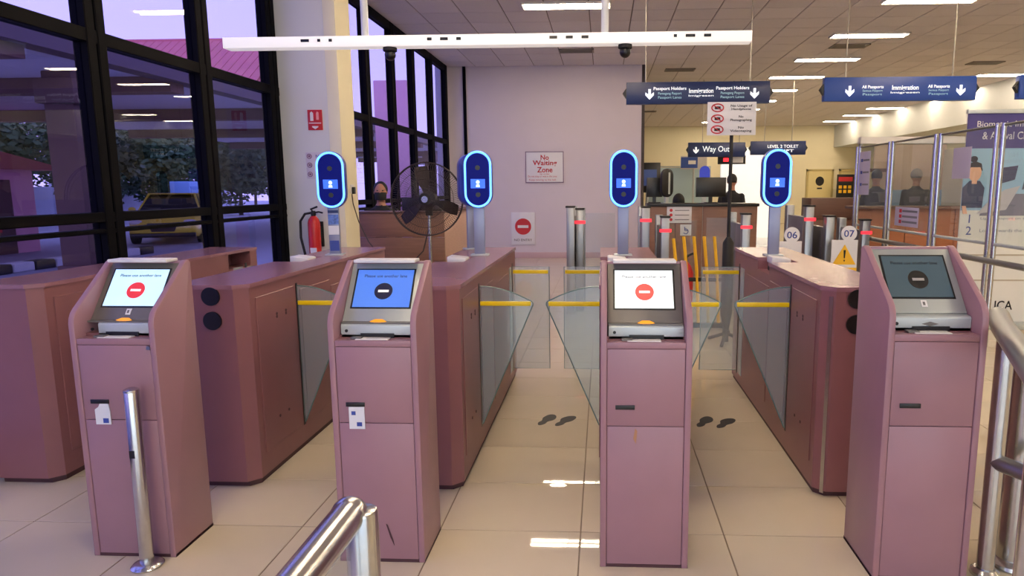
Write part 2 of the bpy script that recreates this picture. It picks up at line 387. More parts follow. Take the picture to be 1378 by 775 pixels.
# ------------------------------------------------------------------ kiosks
KW, KD, KH = .337, .258, 1.166
def curve_pts():
    # side profile of a cheek (y depth, z height)
    return [(0, 0), (0, .945), (.004, .965), (.014, .985), (.028, 1.0), (.225, KH - .006), (.238, KH), (KD - .012, KH), (KD, KH - .012), (KD, 0)]
def kiosk(loc, rz, label, scr, scrtype, bezel, sticker):
    t = thing('ticket_kiosk', label, 'kiosk', loc, rz, 'self-service kiosks in front of the gate cabinets')
    h = KW / 2
    for s in (-1, 1):
        a, b = (-h, -h + .024) if s < 0 else (h - .024, h)
        MB().prism(curve_pts(), 'x', a, b).build('side_cheek', M['mauve'], t, bevel=.004)
    body = MB().prism([(.004, .02), (.004, .885), (.055, .885), (.055, .90), (KD - .004, .90), (KD - .004, .02)], 'x', -h + .024, h - .024)
    body.v = [(p[0], .011 if abs(p[1] - .004) < 1e-6 else p[1], p[2]) for p in body.v]
    body.build('body', M['mauve2'], t)
    MB().box(-h + .0255, h - .0255, 0.003, .014, .012, .5665).build('front_panel', M['mauve'], t, bevel=.002)
    MB().box(-h + .0255, h - .0255, 0.003, .014, .5690, .8635).build('front_panel', M['mauve'], t, bevel=.002)
    MB().box(-h + .024, h - .024, 0.003, .056, .865, .888).build('shelf', M['mauve'], t, bevel=.002)
    MB().box(-h, h, .002, KD, 0.0, .012).build('plinth', M['seam'], t)
    MB().box(-h + .024, h - .024, KD - .01, KD, .02, KH - .02).build('back_panel', M['mauve2'], t)
    # sloping screen panel
    a, b = Vector((0, .082, .946)), Vector((0, .232, KH - .012)); d = (b - a).normalized(); n = Vector((0, -d.z, d.y)); L = (b - a).length
    Mx = Matrix(((1, 0, 0, 0), (0, d.y, n.y, a.y), (0, d.z, n.z, a.z), (0, 0, 0, 1)))   # local x, along slope, out
    def sl(x0, x1, u0, u1, w0, w1): return MB().box(x0, x1, u0, u1, w0, w1).xf(Mx)
    pn = sl(-h + .026, h - .026, 0, L, -.012, 0).build('screen_panel', bezel, t, bevel=.002)
    MB().box(-h + .024, h - .024, .232, KD, KH - .02, KH - .004).build('top_cover', M['mauve'], t, bevel=.002)
    sm = {'white': mat('screen_white', (232, 236, 236), .3, emit=(228, 240, 238), es=.75), 'pale': mat('screen_pale_blue', (190, 220, 240), .3, emit=(190, 222, 245), es=.7),
          'blue': mat('screen_blue', (70, 110, 190), .3, emit=(72, 116, 205), es=.75), 'dark': mat('screen_dark', (60, 76, 84), .25, emit=(60, 80, 90), es=.35)}[scr]
    cm = {'white': mat('icon_red', (214, 90, 80), .4, emit=(214, 80, 70), es=.6), 'pale': mat('icon_red2', (205, 50, 50), .4, emit=(205, 45, 50), es=.6),
          'blue': mat('icon_navy', (20, 24, 60), .4), 'dark': mat('icon_black', (14, 15, 18), .4)}[scr]
    tm = {'white': mat('txt_grey', (120, 90, 100), .5), 'pale': mat('txt_teal', (50, 90, 120), .5), 'blue': mat('txt_navy', (26, 40, 110), .5), 'dark': mat('txt_dark', (24, 30, 36), .5)}[scr]
    u0, u1 = L * .235, L * .875
    sl(-.121, .117, u0 - .006, u1 + .006, 0, .002).build('screen_rim', M['black'], t)
    sc = sl(-.114, .110, u0, u1, .001, .0035).build('screen', sm, t)
    um = u0 + (u1 - u0) * .42; cx = 0.0
    r = .036
    ic = MB().prism([(cx + r * math.cos(2 * math.pi * k / 28), um + r * math.sin(2 * math.pi * k / 28)) for k in range(28)], 'z', .0035, .0045).xf(Mx).build('stop_symbol', cm, sc)
    sl(cx - .021, cx + .021, um - .005, um + .005, .0045, .0055).build('symbol_bar', mat('bar_' + scr, (240, 236, 230) if scr != 'dark' else (150, 145, 140), .5, emit=(240, 236, 230), es=.5 if scr != 'dark' else .05), sc)
    me = text_mesh('Please use another lane', .17).copy(); me.materials.append(tm)
    link('lettering', me, sc, mtx=Mx @ Matrix.Translation((0, u0 + (u1 - u0) * .83, .0036)))
    # icon below screen
    ix = .0
    if scr in ('pale', 'dark'):
      sl(ix - .010, ix + .010, L * .09, L * .19, 0, .002).build('card_icon', M['white'], pn)
      sl(ix - .005, ix + .003, L * .115, L * .165, .002, .0026).build('icon_mark', M['bezel'], pn)
    # reader block
    rd = MB().prism([(.055, .888), (.055, .934), (.060, .94), (.095, .945), (.095, .888)], 'x', -h + .03 + (0 if scr != 'pale' else .045), h - .026).build('card_reader', M['silver'], t, bevel=.002)
    if scr != 'dark':
        MB().box(-h + .03, h - .03, .060, .085, .9405, .947).build('reader_ledge', M['bezel'], rd)
        MB().prism([(-.03, 0), (-.012, .013), (.016, .013), (.034, 0), (.016, -.010), (-.012, -.010)], 'z', 0, .003).xf(Matrix.Translation((.0, .070, .947)) @ Matrix.Rotation(.5, 4, 'X')).build('arrow_light', M['orange'], rd)
    else:
        MB().prism([(-.03, .914), (0, .922), (.03, .914), (0, .906)], 'y', .0535, .056).build('diamond_mark', M['bezel'], rd)
    MB().box(-.062, .068, .0515, .056, .889, .906).build('card_slot', M['black'], rd)
    MB().box(-.07, .055, .012, .05, .8885, .892).build('slot_tray', M['white'], rd, bevel=.001)
    MB().box(-.09, -.05, .02, .052, .8885, .896).build('slot_guide', M['bezel'], rd, bevel=.002)
    MB().cyl((-h + .052, .056, .915), (-h + .052, .052, .915), .006, n=12).build('lock', M['black'], rd)
    # front slot, stickers
    MB().box(-h + .056, -h + .128, -.0015, .006, .633, .649).build('front_slot', M['black'], t, bevel=.001)
    if scr != 'dark': MB().box(-.122, .122, .125, .2, KH - .004, KH + .008).xf(Matrix.Translation((0, .05, 0))).build('top_strip', M['white'], t, bevel=.003)
    if sticker == 'card':
        s_ = MB().box(-h + .066, -h + .126, -.0012, .002, .545, .632).build('sticker', M['paper'], t)
        MB().box(-h + .076, -h + .092, -.002, 0, .60, .615).build('sticker_print', M['blueprint'], s_)
        MB().box(-h + .095, -h + .115, -.002, 0, .556, .572).build('sticker_print', M['blueprint'], s_)
    if sticker == 'hand':
        s_ = MB().prism([(-h + .07, .55), (-h + .13, .55), (-h + .13, .60), (-h + .125, .635), (-h + .095, .64), (-h + .085, .62), (-h + .07, .61)], 'y', -.0012, .002).build('sticker', M['paper'], t)
        MB().box(-h + .10, -h + .122, -.002, 0, .556, .575).build('sticker_print', M['blueprint'], s_)
        MB().cyl((h - .03, -.003, .855), (h - .03, .004, .855), .008, n=12).build('lock', M['steel_dull'], t)
    if sticker == 'scratch':
        MB().prism([(-.045, .52), (-.035, .50), (-.03, .55), (-.038, .56)], 'y', -.0008, .002).build('glue_mark', mat('glue_mark', (170, 122, 90), .7), t)
    return t
KY = 2.405
kx = [-2.031, -1.028, -.007, 1.012]
k1 = kiosk((kx[0] + KW / 2, KY, 0), math.radians(0), 'mauve kiosk with pale blue screen and red symbol, steel bollard before it', 'pale', 0, M['bezel'], 'hand')
k2 = kiosk((kx[1] + KW / 2, KY, 0), 0, 'mauve kiosk with bright blue screen and a card sticker on its front', 'blue', 0, M['bezel_l'], 'card')
MB().prism([(.02, .16), (.026, .155), (.045, .095), (.05, .07), (.035, .105)], 'y', -.0006, .002).build('scuff_mark', M['seam'], k2)
k3 = kiosk((kx[2] + KW / 2, KY, 0), 0, 'mauve kiosk with white screen and orange-red stop symbol, no sticker', 'white', 0, M['bezel'], 'scratch')
k4 = kiosk((1.181, 2.36, 0), 0, 'mauve kiosk with dark screen beside the steel railing', 'dark', 0, M['bezel_l'], None)
k4.scale = (1.02, 1.16, 1.052)

# ------------------------------------------------------------------ gate cabinets
CW, CYF, CYR, CH = .35, 3.03, 5.087, 1.005
def cabinet(xl, label, notch, discs=False, strip=False):
    """notch: 'left' open notch in top edge, 'right' covered niche"""
    t = thing('gate_cabinet', label, 'gate cabinet', (xl + CW / 2, CYF, 0), 0, 'gate cabinets of the lanes')
    h = CW / 2; D = CYR - CYF; c = .05
    def outline(y0, y1, front, g=0.0, xa=-h, xb=h):
        if front: return [(xa - g, y0 + c), (xa + c, y0 - g), (xb - c, y0 - g), (xb + g, y0 + c), (xb + g, y1), (xa - g, y1)]
        return [(xa - g, y0), (xb + g, y0), (xb + g, y1), (xa - g, y1)]
    n0, n1 = 1.02, 1.32
    b = MB()
    if notch == 'left':
        b.prism(outline(0, n0, True), 'z', .03, CH - .02); b.prism(outline(n1, D, False), 'z', .03, CH - .02)
        b.prism(outline(n0, n1, False), 'z', .03, .93); b.prism([(-h + .17, n0), (h, n0), (h, n1), (-h + .17, n1)], 'z', .93, CH - .02)
    else:
        n0, n1 = 1.66, 1.96
        b.prism(outline(0, n0, True), 'z', .03, CH - .02); b.prism(outline(n1, D, False), 'z', .03, CH - .02)
        b.prism(outline(n0, n1, False), 'z', .03, .875); b.prism([(-h, n0), (h - .15, n0), (h - .15, n1), (-h, n1)], 'z', .875, CH - .02)
    b.build('body', M['mauve2'], t)
    p = MB()
    g = .007
    if notch == 'left':
        p.prism(outline(-.0, n0, True, g), 'z', CH - .02, CH); p.prism(outline(n1, D, False, g), 'z', CH - .02, CH)
        p.prism([(-h + .17, n0), (h + g, n0), (h + g, n1), (-h + .17, n1)], 'z', CH - .02, CH)
    else:
        p.prism(outline(0, D, True, g), 'z', CH - .02, CH)
    p.build('top', M['topm'], t)
    MB().prism(outline(.012, D - .012, True, -.01), 'z', 0, .03).build('plinth', M['seam'], t)
    for s in (-1, 1):
        x0 = s * h; x1 = s * (h + .004)
        xa, xb = min(x0, x1), max(x0, x1)
        rectm(xa, xb, .10, .50, .14, .93).build('side_panel', M['mauve2'], t, bevel=.002, seg=1)
        rectm(xa, xb, .585, .98, .14, .90).build('side_panel', M['mauve2'], t, bevel=.002, seg=1)
        rectm(xa, xb, 1.0, 1.62, .14, .86).build('side_panel', M['mauve2'], t, bevel=.002, seg=1)
        rectm(min(x0, s * (h + .002)), max(x0, s * (h + .002)), .53, .552, .13, .94).build('flap_slot', M['black'], t)
        rectm(min(x0, s * (h + .002)), max(x0, s * (h + .002)), D - .185, D - .155, .08, .9).build('flap_slot', M['black'], t)
        rectm(min(x0, s * (h + .003)), max(x0, s * (h + .003)), D - .34, D - .22, .1, .88).build('sensor_window', mat('sensor_glass', (150, 158, 168), .15), t)
        for z in (.815, .80, .28):
            for y in (.24, .34):
                MB().cyl((s * (h + .003), y + (z * .07), z), (s * (h + .006), y + (z * .07), z), .008, n=10).build('screw', M['seam'], t)
    if discs:
        for z in (.952, .835):
            xd = .018 if discs < 0 else -.03
            MB().cyl((xd, -.008, z), (xd, .006, z), .044, n=28).build('indicator_lamp', M['black'], t)
    if strip:
        v0, v1 = Vector((-h, c, 0)), Vector((-h + c, 0, 0)); m_ = v0.lerp(v1, .5); d = (v1 - v0).normalized(); nn = Vector((-.7071, -.7071, 0))
        m_ = v0.lerp(v1, .72)
        q = [m_ - d * .009, m_ + d * .009, m_ + d * .009 + nn * .004, m_ - d * .009 + nn * .004]
        MB().prism([(a.x, a.y) for a in q], 'z', .02, .96).build('edge_strip', M['steel'], t)
    # fingerprint reader in the notch
    if notch == 'left':
        f = thing('fingerprint_reader', '', 'reader', (xl + .10, CYF + 1.17, .93))
        MB().box(-.055, .055, -.085, .085, 0, .05).build('base', M['blackm'], f, bevel=.008)
        MB().prism([(-.06, .05), (.06, .05), (.06, .085), (-.06, .098)], 'y', -.04, .09).build('hood', M['white'], f, bevel=.01)
        MB().box(-.035, .035, -.075, -.045, .05, .056).build('scan_plate', mat('scan_plate', (60, 50, 90), .2), f)
        f['label'] = 'small white fingerprint reader on ' + {'B': 'the cabinet nearest the cream pillar', 'C': 'the cabinet in front of the pedestal fan', 'D': 'the cabinet behind the white-screen kiosk', 'E': 'the cabinet behind the dark-screen kiosk'}[label[0]]
        f['group'] = 'fingerprint readers on the cabinets'
    t['label'] = label[1:]
    return t
pit = 1.0135
cl = {'A': -3.050, 'B': -2.036, 'C': -1.023, 'D': -.01, 'E': 1.003}
cabinet(cl['A'], 'Amauve gate cabinet closest to the tinted windows, at the frame edge', 'right')
cabinet(cl['B'], 'Bmauve gate cabinet with two round black lamps, between pale and blue screen kiosks', 'left', discs=-1)
cabinet(cl['C'], 'Cmauve gate cabinet behind the blue screen kiosk, purple glow on top', 'left')
cabinet(cl['D'], 'Dmauve gate cabinet standing behind the white screen kiosk', 'left')
cabinet(cl['E'], 'Emauve gate cabinet with silver edge strip behind the dark screen kiosk', 'left', discs=1, strip=True)

# glass flaps: outline in the lane's cross section, hinge at x=0, extending +x
FY = CYF + .541
def flap_outline(n=10):
    pts = [(0, .146), (0, .925)]
    for k in range(1, n): # gently falling top
        a = k / n; pts.append((.275 * a, .925 - .080 * a ** 1.9))
    tip = (.270, .828); r = .019
    for k in range(7):
        a = math.radians(75 - k * 19); pts.append((tip[0] + r * math.cos(a), tip[1] + r * math.sin(a)))
    return pts
fo = flap_outline()
fme = MB().prism(fo, 'y', -.005, .005).mesh('pane', M['gflap'])
eme = MB().tube([(x, 0, z) for x, z in fo[1:]] + [(fo[0][0], 0, fo[0][1])], .0035, n=6).mesh('edge', M['gedge'])
sme = MB().box(.0, .277, -.0075, .0075, .818, .842).mesh('yellow_strip', M['yellow'], bevel=.003)
rme = MB().box(0, .27, -.005, .005, .10, .875).mesh('pane', M['gflap2'])
re_ = MB().tube([(0, 0, .1), (.27, 0, .1), (.27, 0, .875), (0, 0, .875)], .003, n=6).mesh('edge', M['gedge'])
rs_ = MB().box(0, .262, -.0075, .0075, .824, .850).mesh('yellow_strip', M['yellow'], bevel=.003)
lane_names = ['lane between window and pale screen kiosks', 'lane left of the blue screen kiosk', 'lane between blue and white screen kiosks', 'lane between white and dark screen kiosks']
def flap(x, y, mir, label, meshes):
    t = thing('gate_flap', label, 'gate flap', (x, y, 0), 0, 'glass gate flaps')
    for nm, me in meshes:
        o = link(nm, me, t)
    if mir: t.rotation_euler = (0, 0, math.pi)
    return t
order = ['A', 'B', 'C', 'D', 'E']
for i in range(4):
    a = cl[order[i]] + CW + .006; b = cl[order[i + 1]] - .006
    F = (('pane', fme), ('edge', eme), ('yellow_strip', sme)); Rr = (('pane', rme), ('edge', re_), ('yellow_strip', rs_))
    ln = ['lane beside the windows', 'lane between pale and blue screen kiosks', 'lane between blue and white screen kiosks', 'lane between white and dark screen kiosks'][i]
    flap(a, FY, False, 'pointed glass gate flap with yellow strip, left one, ' + ln, F)
    flap(b, FY, True, 'pointed glass gate flap with yellow strip, right one, ' + ln, F)
    flap(a, CYR - .17, False, 'rear rectangular glass flap, left one, ' + ln, Rr)
    flap(b, CYR - .17, True, 'rear rectangular glass flap, right one, ' + ln, Rr)

# ------------------------------------------------------------------ face scanners
SW, SH = .186, .376
ringm = mat('led_ring', (120, 200, 255), .4, emit=(84, 150, 255), es=2.4)
def scanner(loc, rz, label):
    t = thing('face_scanner', label, 'face scanner', loc, rz, 'face scanners on the gate cabinets')
    zc = .505
    def st(inset, y0, y1): return MB().prism([(x, z + zc) for x, z in stadium(SW, SH, 14, inset)], 'y', y0, y1)
    hd = st(0, -.02, .055).build('head', mat('scanner_blue', (18, 40, 150), .3), t, bevel=.006)
    ring = [(x, -.022, z + zc) for x, z in stadium(SW, SH, 14, .010)]
    ring = [p for i, p in enumerate(ring) if i == 0 or (Vector(p) - Vector(ring[i - 1])).length > 1e-4]
    MB().tube(ring, .0072, n=8, closed=True).build('light_ring', ringm, t)
    fc = st(.020, -.026, -.019).build('glass_face', mat('scanner_face', (4, 8, 60), .3, emit=(2, 10, 110), es=.7, spec=.08), t)
    MB().box(-.047, .047, -.0275, -.025, zc - .058, zc + .002).build('display', mat('scanner_display', (40, 90, 225), .3, emit=(35, 90, 235), es=1.1), fc)
    d = MB(); disc(d, 0, zc - .018, .012, -.029, -.027, 14); d.prism([(-.013, zc - .05), (.013, zc - .05), (.010, zc - .033), (-.010, zc - .033)], 'y', -.029, -.027)
    d.build('user_symbol', mat('scanner_symbol', (200, 225, 255), .4, emit=(200, 225, 255), es=1.2), fc)
    for dz in (.075, -.10):
        disc(MB(), 0, zc + dz, .016, -.028, -.025, 16).build('lens', M['black'], fc)
    MB().box(-.036, .036, -.0, .03, .0, .36).build('post', mat('post_grey_blue', (140, 146, 172), .35, .3), t, bevel=.004)
    MB().box(-.06, .06, -.035, .06, 0, .01).build('base_plate', M['silver'], t, bevel=.003)
    return t
s1 = scanner((-1.815, 4.45, CH), .16, 'oval blue-lit face scanner in front of the cream pillar, stickers on post')
scanner((-.825, 4.45, CH), .08, 'oval blue-lit face scanner beside the pedestal fan')
scanner((.135, 4.45, CH), 0, 'oval blue-lit face scanner above the white screen kiosk')
scanner((1.125, 4.45, CH), -.02, 'oval blue-lit face scanner beneath the hanging signs, above 06')
scanner((-.975, 4.93, CH), math.pi + .5, 'face scanner turned away, half hidden behind the one by the fan')
MB().box(-.034, .034, -.002, 0, .21, .275).build('sticker', mat('sticker_blue', (80, 110, 180), .5, noise=.5, nscale=60), s1)
MB().box(-.034, .034, -.002, 0, .14, .2).build('sticker', M['paper'], s1)
MB().box(-.034, .034, -.002, 0, .285, .305).build('sticker', M['navy2'], s1)
MB().box(-.03, .03, -.002, 0, .03, .10).build('sticker', M['blueprint'], s1)

# ------------------------------------------------------------------ overhead camera bar
t = thing('overhead_bar', 'long white overhead bar with slots above the gates, hung on two poles', 'ceiling bar', (-.775, 4.5, 2.363))
MB().box(-1.712, 1.712, -.05, .05, 0, .068).build('beam', mat('bar_white', (184, 193, 200), .4), t, bevel=.004)
for x in (-.78, .785): MB().cyl((x, 0, .068), (x, 0, ZC - 2.363), .024, n=16).build('pole', mat('bar_white2', (205, 208, 212), .4), t)
for gx, ws in ((-1.19, (.055, .02, .022)), (-.36, (.03, .05, .03)), (.43, (.05, .045, .045)), (1.22, (.02, .06, .045))):
    x = gx
    for w_ in ws:
        MB().box(x, x + w_, -.053, -.049, .032, .05).build('slot', M['black'], t); x += w_ + .055
for x, lab in ((-.62, 'black dome camera under the overhead bar, near the pillar'), (.915, 'black dome camera under the overhead bar, over the white screen kiosk')):
    d = thing('dome_camera', lab, 'camera', (-.775 + x, 4.5, 2.363))
    MB().lathe([(.045, 0), (.045, -.022), (.038, -.026)][::-1]).build('mount', M['blackm'], d)
    MB().ball((0, 0, -.045), .036, 18, 10, (1, 1, 1.05)).build('dome', M['black'], d)

# ------------------------------------------------------------------ signs
def hang_sign(name, x0, x1, y, z0, z1, label, mtl, rods=(.15, .85), cap=True):
    t = thing(name, label, 'sign', ((x0 + x1) / 2, y, z0), 0, 'blue signs hanging from the ceiling')
    h = (x1 - x0) / 2; H = z1 - z0
    pb = MB().prism([(-.045, 0), (-.06, H * .5), (-.045, H), (.045, H), (.06, H * .5), (.045, 0)], 'x', -h, h).build('panel', mtl, t, bevel=.004)
    for s in (-1, 1): MB().prism([(s * h, H * .25), (s * (h + .05), H * .5), (s * h, H * .75)], 'y', -.03, .03).build('end_cap', M['black'], t)
    for r in rods: MB().cyl((-h + 2 * h * r, 0, H), (-h + 2 * h * r, 0, ZC - z0), .008, n=8).build('rod', mat('rod_grey', (176, 170, 160), .4, .6), t)
    return t, h, H
def down_arrow(t, x, z, s, y): MB().prism(arrow_poly(x, z, s), 'y', y - .003, y + .01).build('arrow', M['siglit'], t)
t, h, H = hang_sign('hanging_sign', .3, 2.135, 9.0, 2.525, 2.80, 'dark blue hanging Immigration sign partly covered by the prohibition board', M['navy2'], (.135, .865))
yf = -.06
for x in (-.62, .72): down_arrow(t, x, .12, .13, yf)
for x in (-.36, .44):
    text('Passport Holders', M['siglit'], t, (x, yf - .002, .185), .42, .052, .02)
    text('Pemegang Pasport', mat('sign_cyan', (150, 190, 205), .5, emit=(150, 195, 212), es=.5), t, (x, yf - .002, .125), .30, .04)
    text('Passport Lanes', mat('sign_cyan', (150, 190, 205), .5, emit=(150, 195, 212), es=.5), t, (x, yf - .002, .075), .30, .04)
text('Immigration', M['siglit'], t, (.04, yf - .002, .15), .31, .075, .02)
text('Imigresen', M['siglit'], t, (.04, yf - .002, .095), .32, .03, .01)
t, h, H = hang_sign('hanging_sign', 2.82, 4.71, 9.0, 2.54, 2.835, 'bright blue hanging Immigration sign over the hall, fully visible', M['navy'], (.145, .85))
for x in (-.63, .75): down_arrow(t, x, .12, .13, yf)
for x in (-.345, .475):
    text('All Passports', M['siglit'], t, (x, yf - .002, .165), .27, .05, .02)
    text('Semua Pasport', mat('sign_cyan', (150, 190, 205), .5, emit=(150, 195, 212), es=.5), t, (x, yf - .002, .12), .25, .035)
    text('Passport', mat('sign_cyan', (150, 190, 205), .5, emit=(150, 195, 212), es=.5), t, (x, yf - .002, .075), .24, .035)
text('Immigration', M['siglit'], t, (.06, yf - .002, .15), .33, .075, .02)
text('Imigresen', M['siglit'], t, (.06, yf - .002, .095), .36, .03, .01)
t, h, H = hang_sign('hanging_sign', 5.24, 7.1, 9.0, 2.55, 2.845, 'blue hanging sign cut off by the right frame edge', M['navy'], (.15, .85))
down_arrow(t, -.65, .12, .13, yf)
t, h, H = hang_sign('hanging_sign', 1.98, 3.29, 16.0, 2.16, 2.49, 'dark blue hanging Way Out sign deep in the hall', M['navy2'], (.25, .9))
text('Way Out', M['siglit'], t, (-.02, yf - .002, .16), .62, .17, .005); down_arrow(t, -.48, .15, .15, yf)
t, h, H = hang_sign('hanging_sign', 3.42, 4.67, 16.0, 2.2, 2.51, 'dark blue hanging sign right of the Way Out sign', M['navy2'], (.25, .75))
text('LEVEL 2 TOILET', M['siglit'], t, (.1, yf - .002, .19), .7, .07, .01); text('LIFT', M['siglit'], t, (.2, yf - .002, .09), .3, .06, .01)
t = thing('exit_sign', 'small hanging sign with red light below the Way Out sign', 'sign', (3.03, 16.2, 2.0))
MB().box(-.32, .32, -.04, .04, 0, .2).build('panel', M['blackm'], t, bevel=.004)
MB().box(-.2, -.08, -.045, -.038, .06, .14).build('red_lamp', M['redled'], t); MB().box(.02, .26, -.045, -.038, .03, .17).build('white_lamp', M['white'], t)
MB().cyl((0, 0, .2), (0, 0, ZC - 2.0), .008, n=8).build('rod', M['blackm'], t)

# (sign lettering is backlit)
# prohibition board on black stand
t = thing('notice_stand', 'white prohibition board on a tall black pole stand behind the gates', 'notice stand', (1.155, 6.213, 0))
MB().cyl((0, 0, .02), (0, 0, 1.93), .016, n=12).build('pole', M['blackm'], t)
MB().tube([(0, 0, .14), (0, 0, .3), (0, 0, .95), (0, 0, 1.0)], [.03, .055, .05, .02], n=14).build('lower_sleeve', M['blackm'], t)
MB().cyl((0, 0, .02), (0, 0, .14), .028, n=14).build('hub', M['blackm'], t)
for a in (10, 130, 250):
    a = math.radians(a)
    MB().tube([(0, 0, .10), (.12 * math.cos(a), .12 * math.sin(a), .05), (.2 * math.cos(a), .2 * math.sin(a), .018)], .016, n=8).build('foot', M['blackm'], t)
bd = MB().box(-.225, .207, -.026, -.018, 1.915, 2.205).build('board', M['paper'], t, bevel=.003)
for z, s in ((2.155, 'No Usage of\nHandphone'), (2.06, 'No\nPhotographing'), (1.965, 'No\nVideotaping')):
    rg = [(-.135 + .052 * math.cos(2 * math.pi * k / 24), -.028, z + .033 * math.sin(2 * math.pi * k / 24)) for k in range(24)]
    MB().tube(rg, .0055, n=6, closed=True).build('red_ring', M['redp'], bd)
    MB().box(-.16, -.11, -.029, -.026, z - .012, z + .012).build('pictogram', M['blackm'], bd)
    MB().tube([(-.172, -.029, z + .022), (-.098, -.029, z - .022)], .004, n=6).build('red_bar', M['redp'], bd)
    text(s, M['blackm'], bd, (.075, -.0275, z), .19, .055, .01)

# wall notices
t = tag(rectm(-1.59, -.82, 13.975, 14.0, 1.575, 2.19).build('wall_sign', M['paper'], bevel=.003), 'white No Waiting Zone sign with red letters on the back wall', 'sign')
for s, z, w_, hh in (('No', 2.08, .17, .10), ('Waiting', 1.955, .5, .13), ('Zone', 1.83, .32, .11)): text(s, M['redp'], t, (-1.2, 13.973, z), w_, hh, .02)
text('by order', M['redp'], t, (-1.2, 13.973, 1.74), .2, .04); text('Do not stop or wait in this area', M['redp'], t, (-1.25, 13.973, 1.69), .6, .05); text('Keep moving to the hall', M['redp'], t, (-1.25, 13.973, 1.62), .55, .045)
f = MB().box(-1.6, -.81, 13.97, 13.985, 2.185, 2.2).box(-1.6, -.81, 13.97, 13.985, 1.565, 1.58).box(-1.6, -1.585, 13.97, 13.985, 1.565, 2.2).box(-.825, -.81, 13.97, 13.985, 1.565, 2.2)
f.build('frame', mat('mauve_grey_frame', (120, 100, 130), .5), t)
t = tag(rectm(-1.915, -1.42, 13.975, 14.0, .28, .955).build('wall_poster', M['paper'], bevel=.003), 'white no entry poster with red disc low on the back wall', 'poster')
disc(MB(), -1.667, .66, .17, 13.97, 13.98, 32).build('red_disc', M['redp'], t); MB().box(-1.78, -1.555, 13.966, 13.972, .632, .688).build('white_bar', M['white'], t)
text('NO ENTRY', mat('txt_grey2', (110, 100, 100), .5), t, (-1.667, 13.973, .38), .38, .05, .01)
# pillar notices
t = tag(rectm(-2.887, -2.743, 6.588, 6.6, 2.022, 2.216).build('fire_notice', M['red'], bevel=.002), 'red fire extinguisher notice on the cream pillar', 'sign')
MB().prism([(-2.86, 2.11), (-2.83, 2.11), (-2.83, 2.185), (-2.845, 2.2), (-2.86, 2.185)], 'y', 6.585, 6.59).build('extinguisher_symbol', M['white'], t)
MB().prism([(-2.80, 2.12), (-2.775, 2.12), (-2.775, 2.19), (-2.79, 2.2), (-2.80, 2.18)], 'y', 6.585, 6.59).build('flame_symbol', mat('pale_red', (235, 160, 150), .5), t)
MB().box(-2.875, -2.755, 6.585, 6.59, 2.085, 2.092).build('rule', M['white'], t)
MB().prism([(-2.845, 2.06), (-2.785, 2.06), (-2.785, 2.05), (-2.815, 2.03), (-2.845, 2.05)], 'y', 6.585, 6.59).build('arrow', M['white'], t)
t = tag(rectm(-2.93, -2.70, 6.594, 6.6, 1.555, 1.81).build('pillar_sticker', M['wall'], bevel=.001), 'sticker of three small pictograms on the pillar behind the face scanner', 'sticker')
for z in (1.77, 1.685, 1.595):
    MB().tube([(-2.895 + .022 * math.cos(2 * math.pi * k / 16), 6.592, z + .022 * math.sin(2 * math.pi * k / 16)) for k in range(16)], .004, n=5, closed=True).build('ring', mat('faded_purple', (130, 90, 120), .6), t)
    MB().box(-2.905, -2.885, 6.591, 6.595, z - .01, z + .01).build('pictogram', mat('faded_purple', (130, 90, 120), .6), t)
    text('No', M['blueprint'], t, (-2.80, 6.592, z), .06, .03)
# extinguisher
t = thing('fire_extinguisher', 'red fire extinguisher with black hose hung on the pillar', 'fire extinguisher', (-2.835, 6.47, .78))
MB().lathe([(.048, 0), (.056, .01), (.058, .03), (.058, .34), (.05, .375), (.032, .40), (.022, .41)]).build('cylinder', M['red'], t)
MB().box(-.025, .035, -.06, -.05, .05, .10).build('label', M['paper'], t)
MB().lathe([(.022, .41), (.025, .43), (.02, .46)], n=12).build('valve', M['blackm'], t)
MB().tube([(0, 0, .45), (-.02, -.01, .475), (.05, -.02, .5)], .009, n=8).build('lever', M['blackm'], t)
MB().tube([(0, 0, .44), (.06, -.01, .45), (.10, -.02, .44)], .008, n=8).build('handle', M['blackm'], t)
MB().tube([(-.02, 0, .44), (-.08, -.01, .43), (-.125, -.02, .36), (-.13, -.02, .2), (-.10, -.02, .05), (-.085, -.02, -.02)], .012, n=10).build('hose', M['blackm'], t)
MB().box(-.03, .03, .066, .13, .15, .3).box(-.04, .04, .11, .13, .1, .35).box(-.03, .03, .05, .08, .15, .3).build('bracket', M['blackm'], t)

# ------------------------------------------------------------------ railings and bollard
def ring_base(mb, x, y, r): return mb.lathe([(r * 1.25, 0), (r * 1.55, .004), (r * 1.5, .018), (r * 1.1, .03)], (x, y, 0), 28)
t = thing('steel_bollard', 'thin upright steel bollard in front of the pale screen kiosk', 'bollard', (-1.767, 2.342, 0))
MB().cyl((0, 0, .0), (.006, 0, .705), .0255, n=24).build('post', M['steel'], t, bevel=.003)
MB().lathe([(.0, .0), (.027, 0), (.027, .008), (.018, .013), (.0, .014)][1:], (.006, 0, .703)).build('cap', M['steel'], t)
MB().lathe([(.056, 0), (.058, .006), (.05, .014), (.03, .022)], n=28).build('flange', M['steel'], t)
MB().box(-.008, .012, -.0268, -.02, .45, .48).build('lock_hole', M['black'], t)
t = thing('steel_railing', 'foreground steel handrail end at the bottom edge of the picture', 'railing', (-.507, 1.24, 0))
RR = .034
MB().tube([(0, 0, .803), (0, -.02, .803), (0, -.9, .803)], RR, n=28).build('top_rail', M['steel'], t)
MB().cyl((.02, .012, 0), (.02, .012, .81), .033, n=28).build('post', M['steel'], t, bevel=.008)
MB().ball((0, 0, .803), RR * 1.08, 24, 14).build('elbow', M['steel'], t)
MB().cyl((.02, -.85, 0), (.02, -.85, .79), .03, n=24).build('post', M['steel'], t)
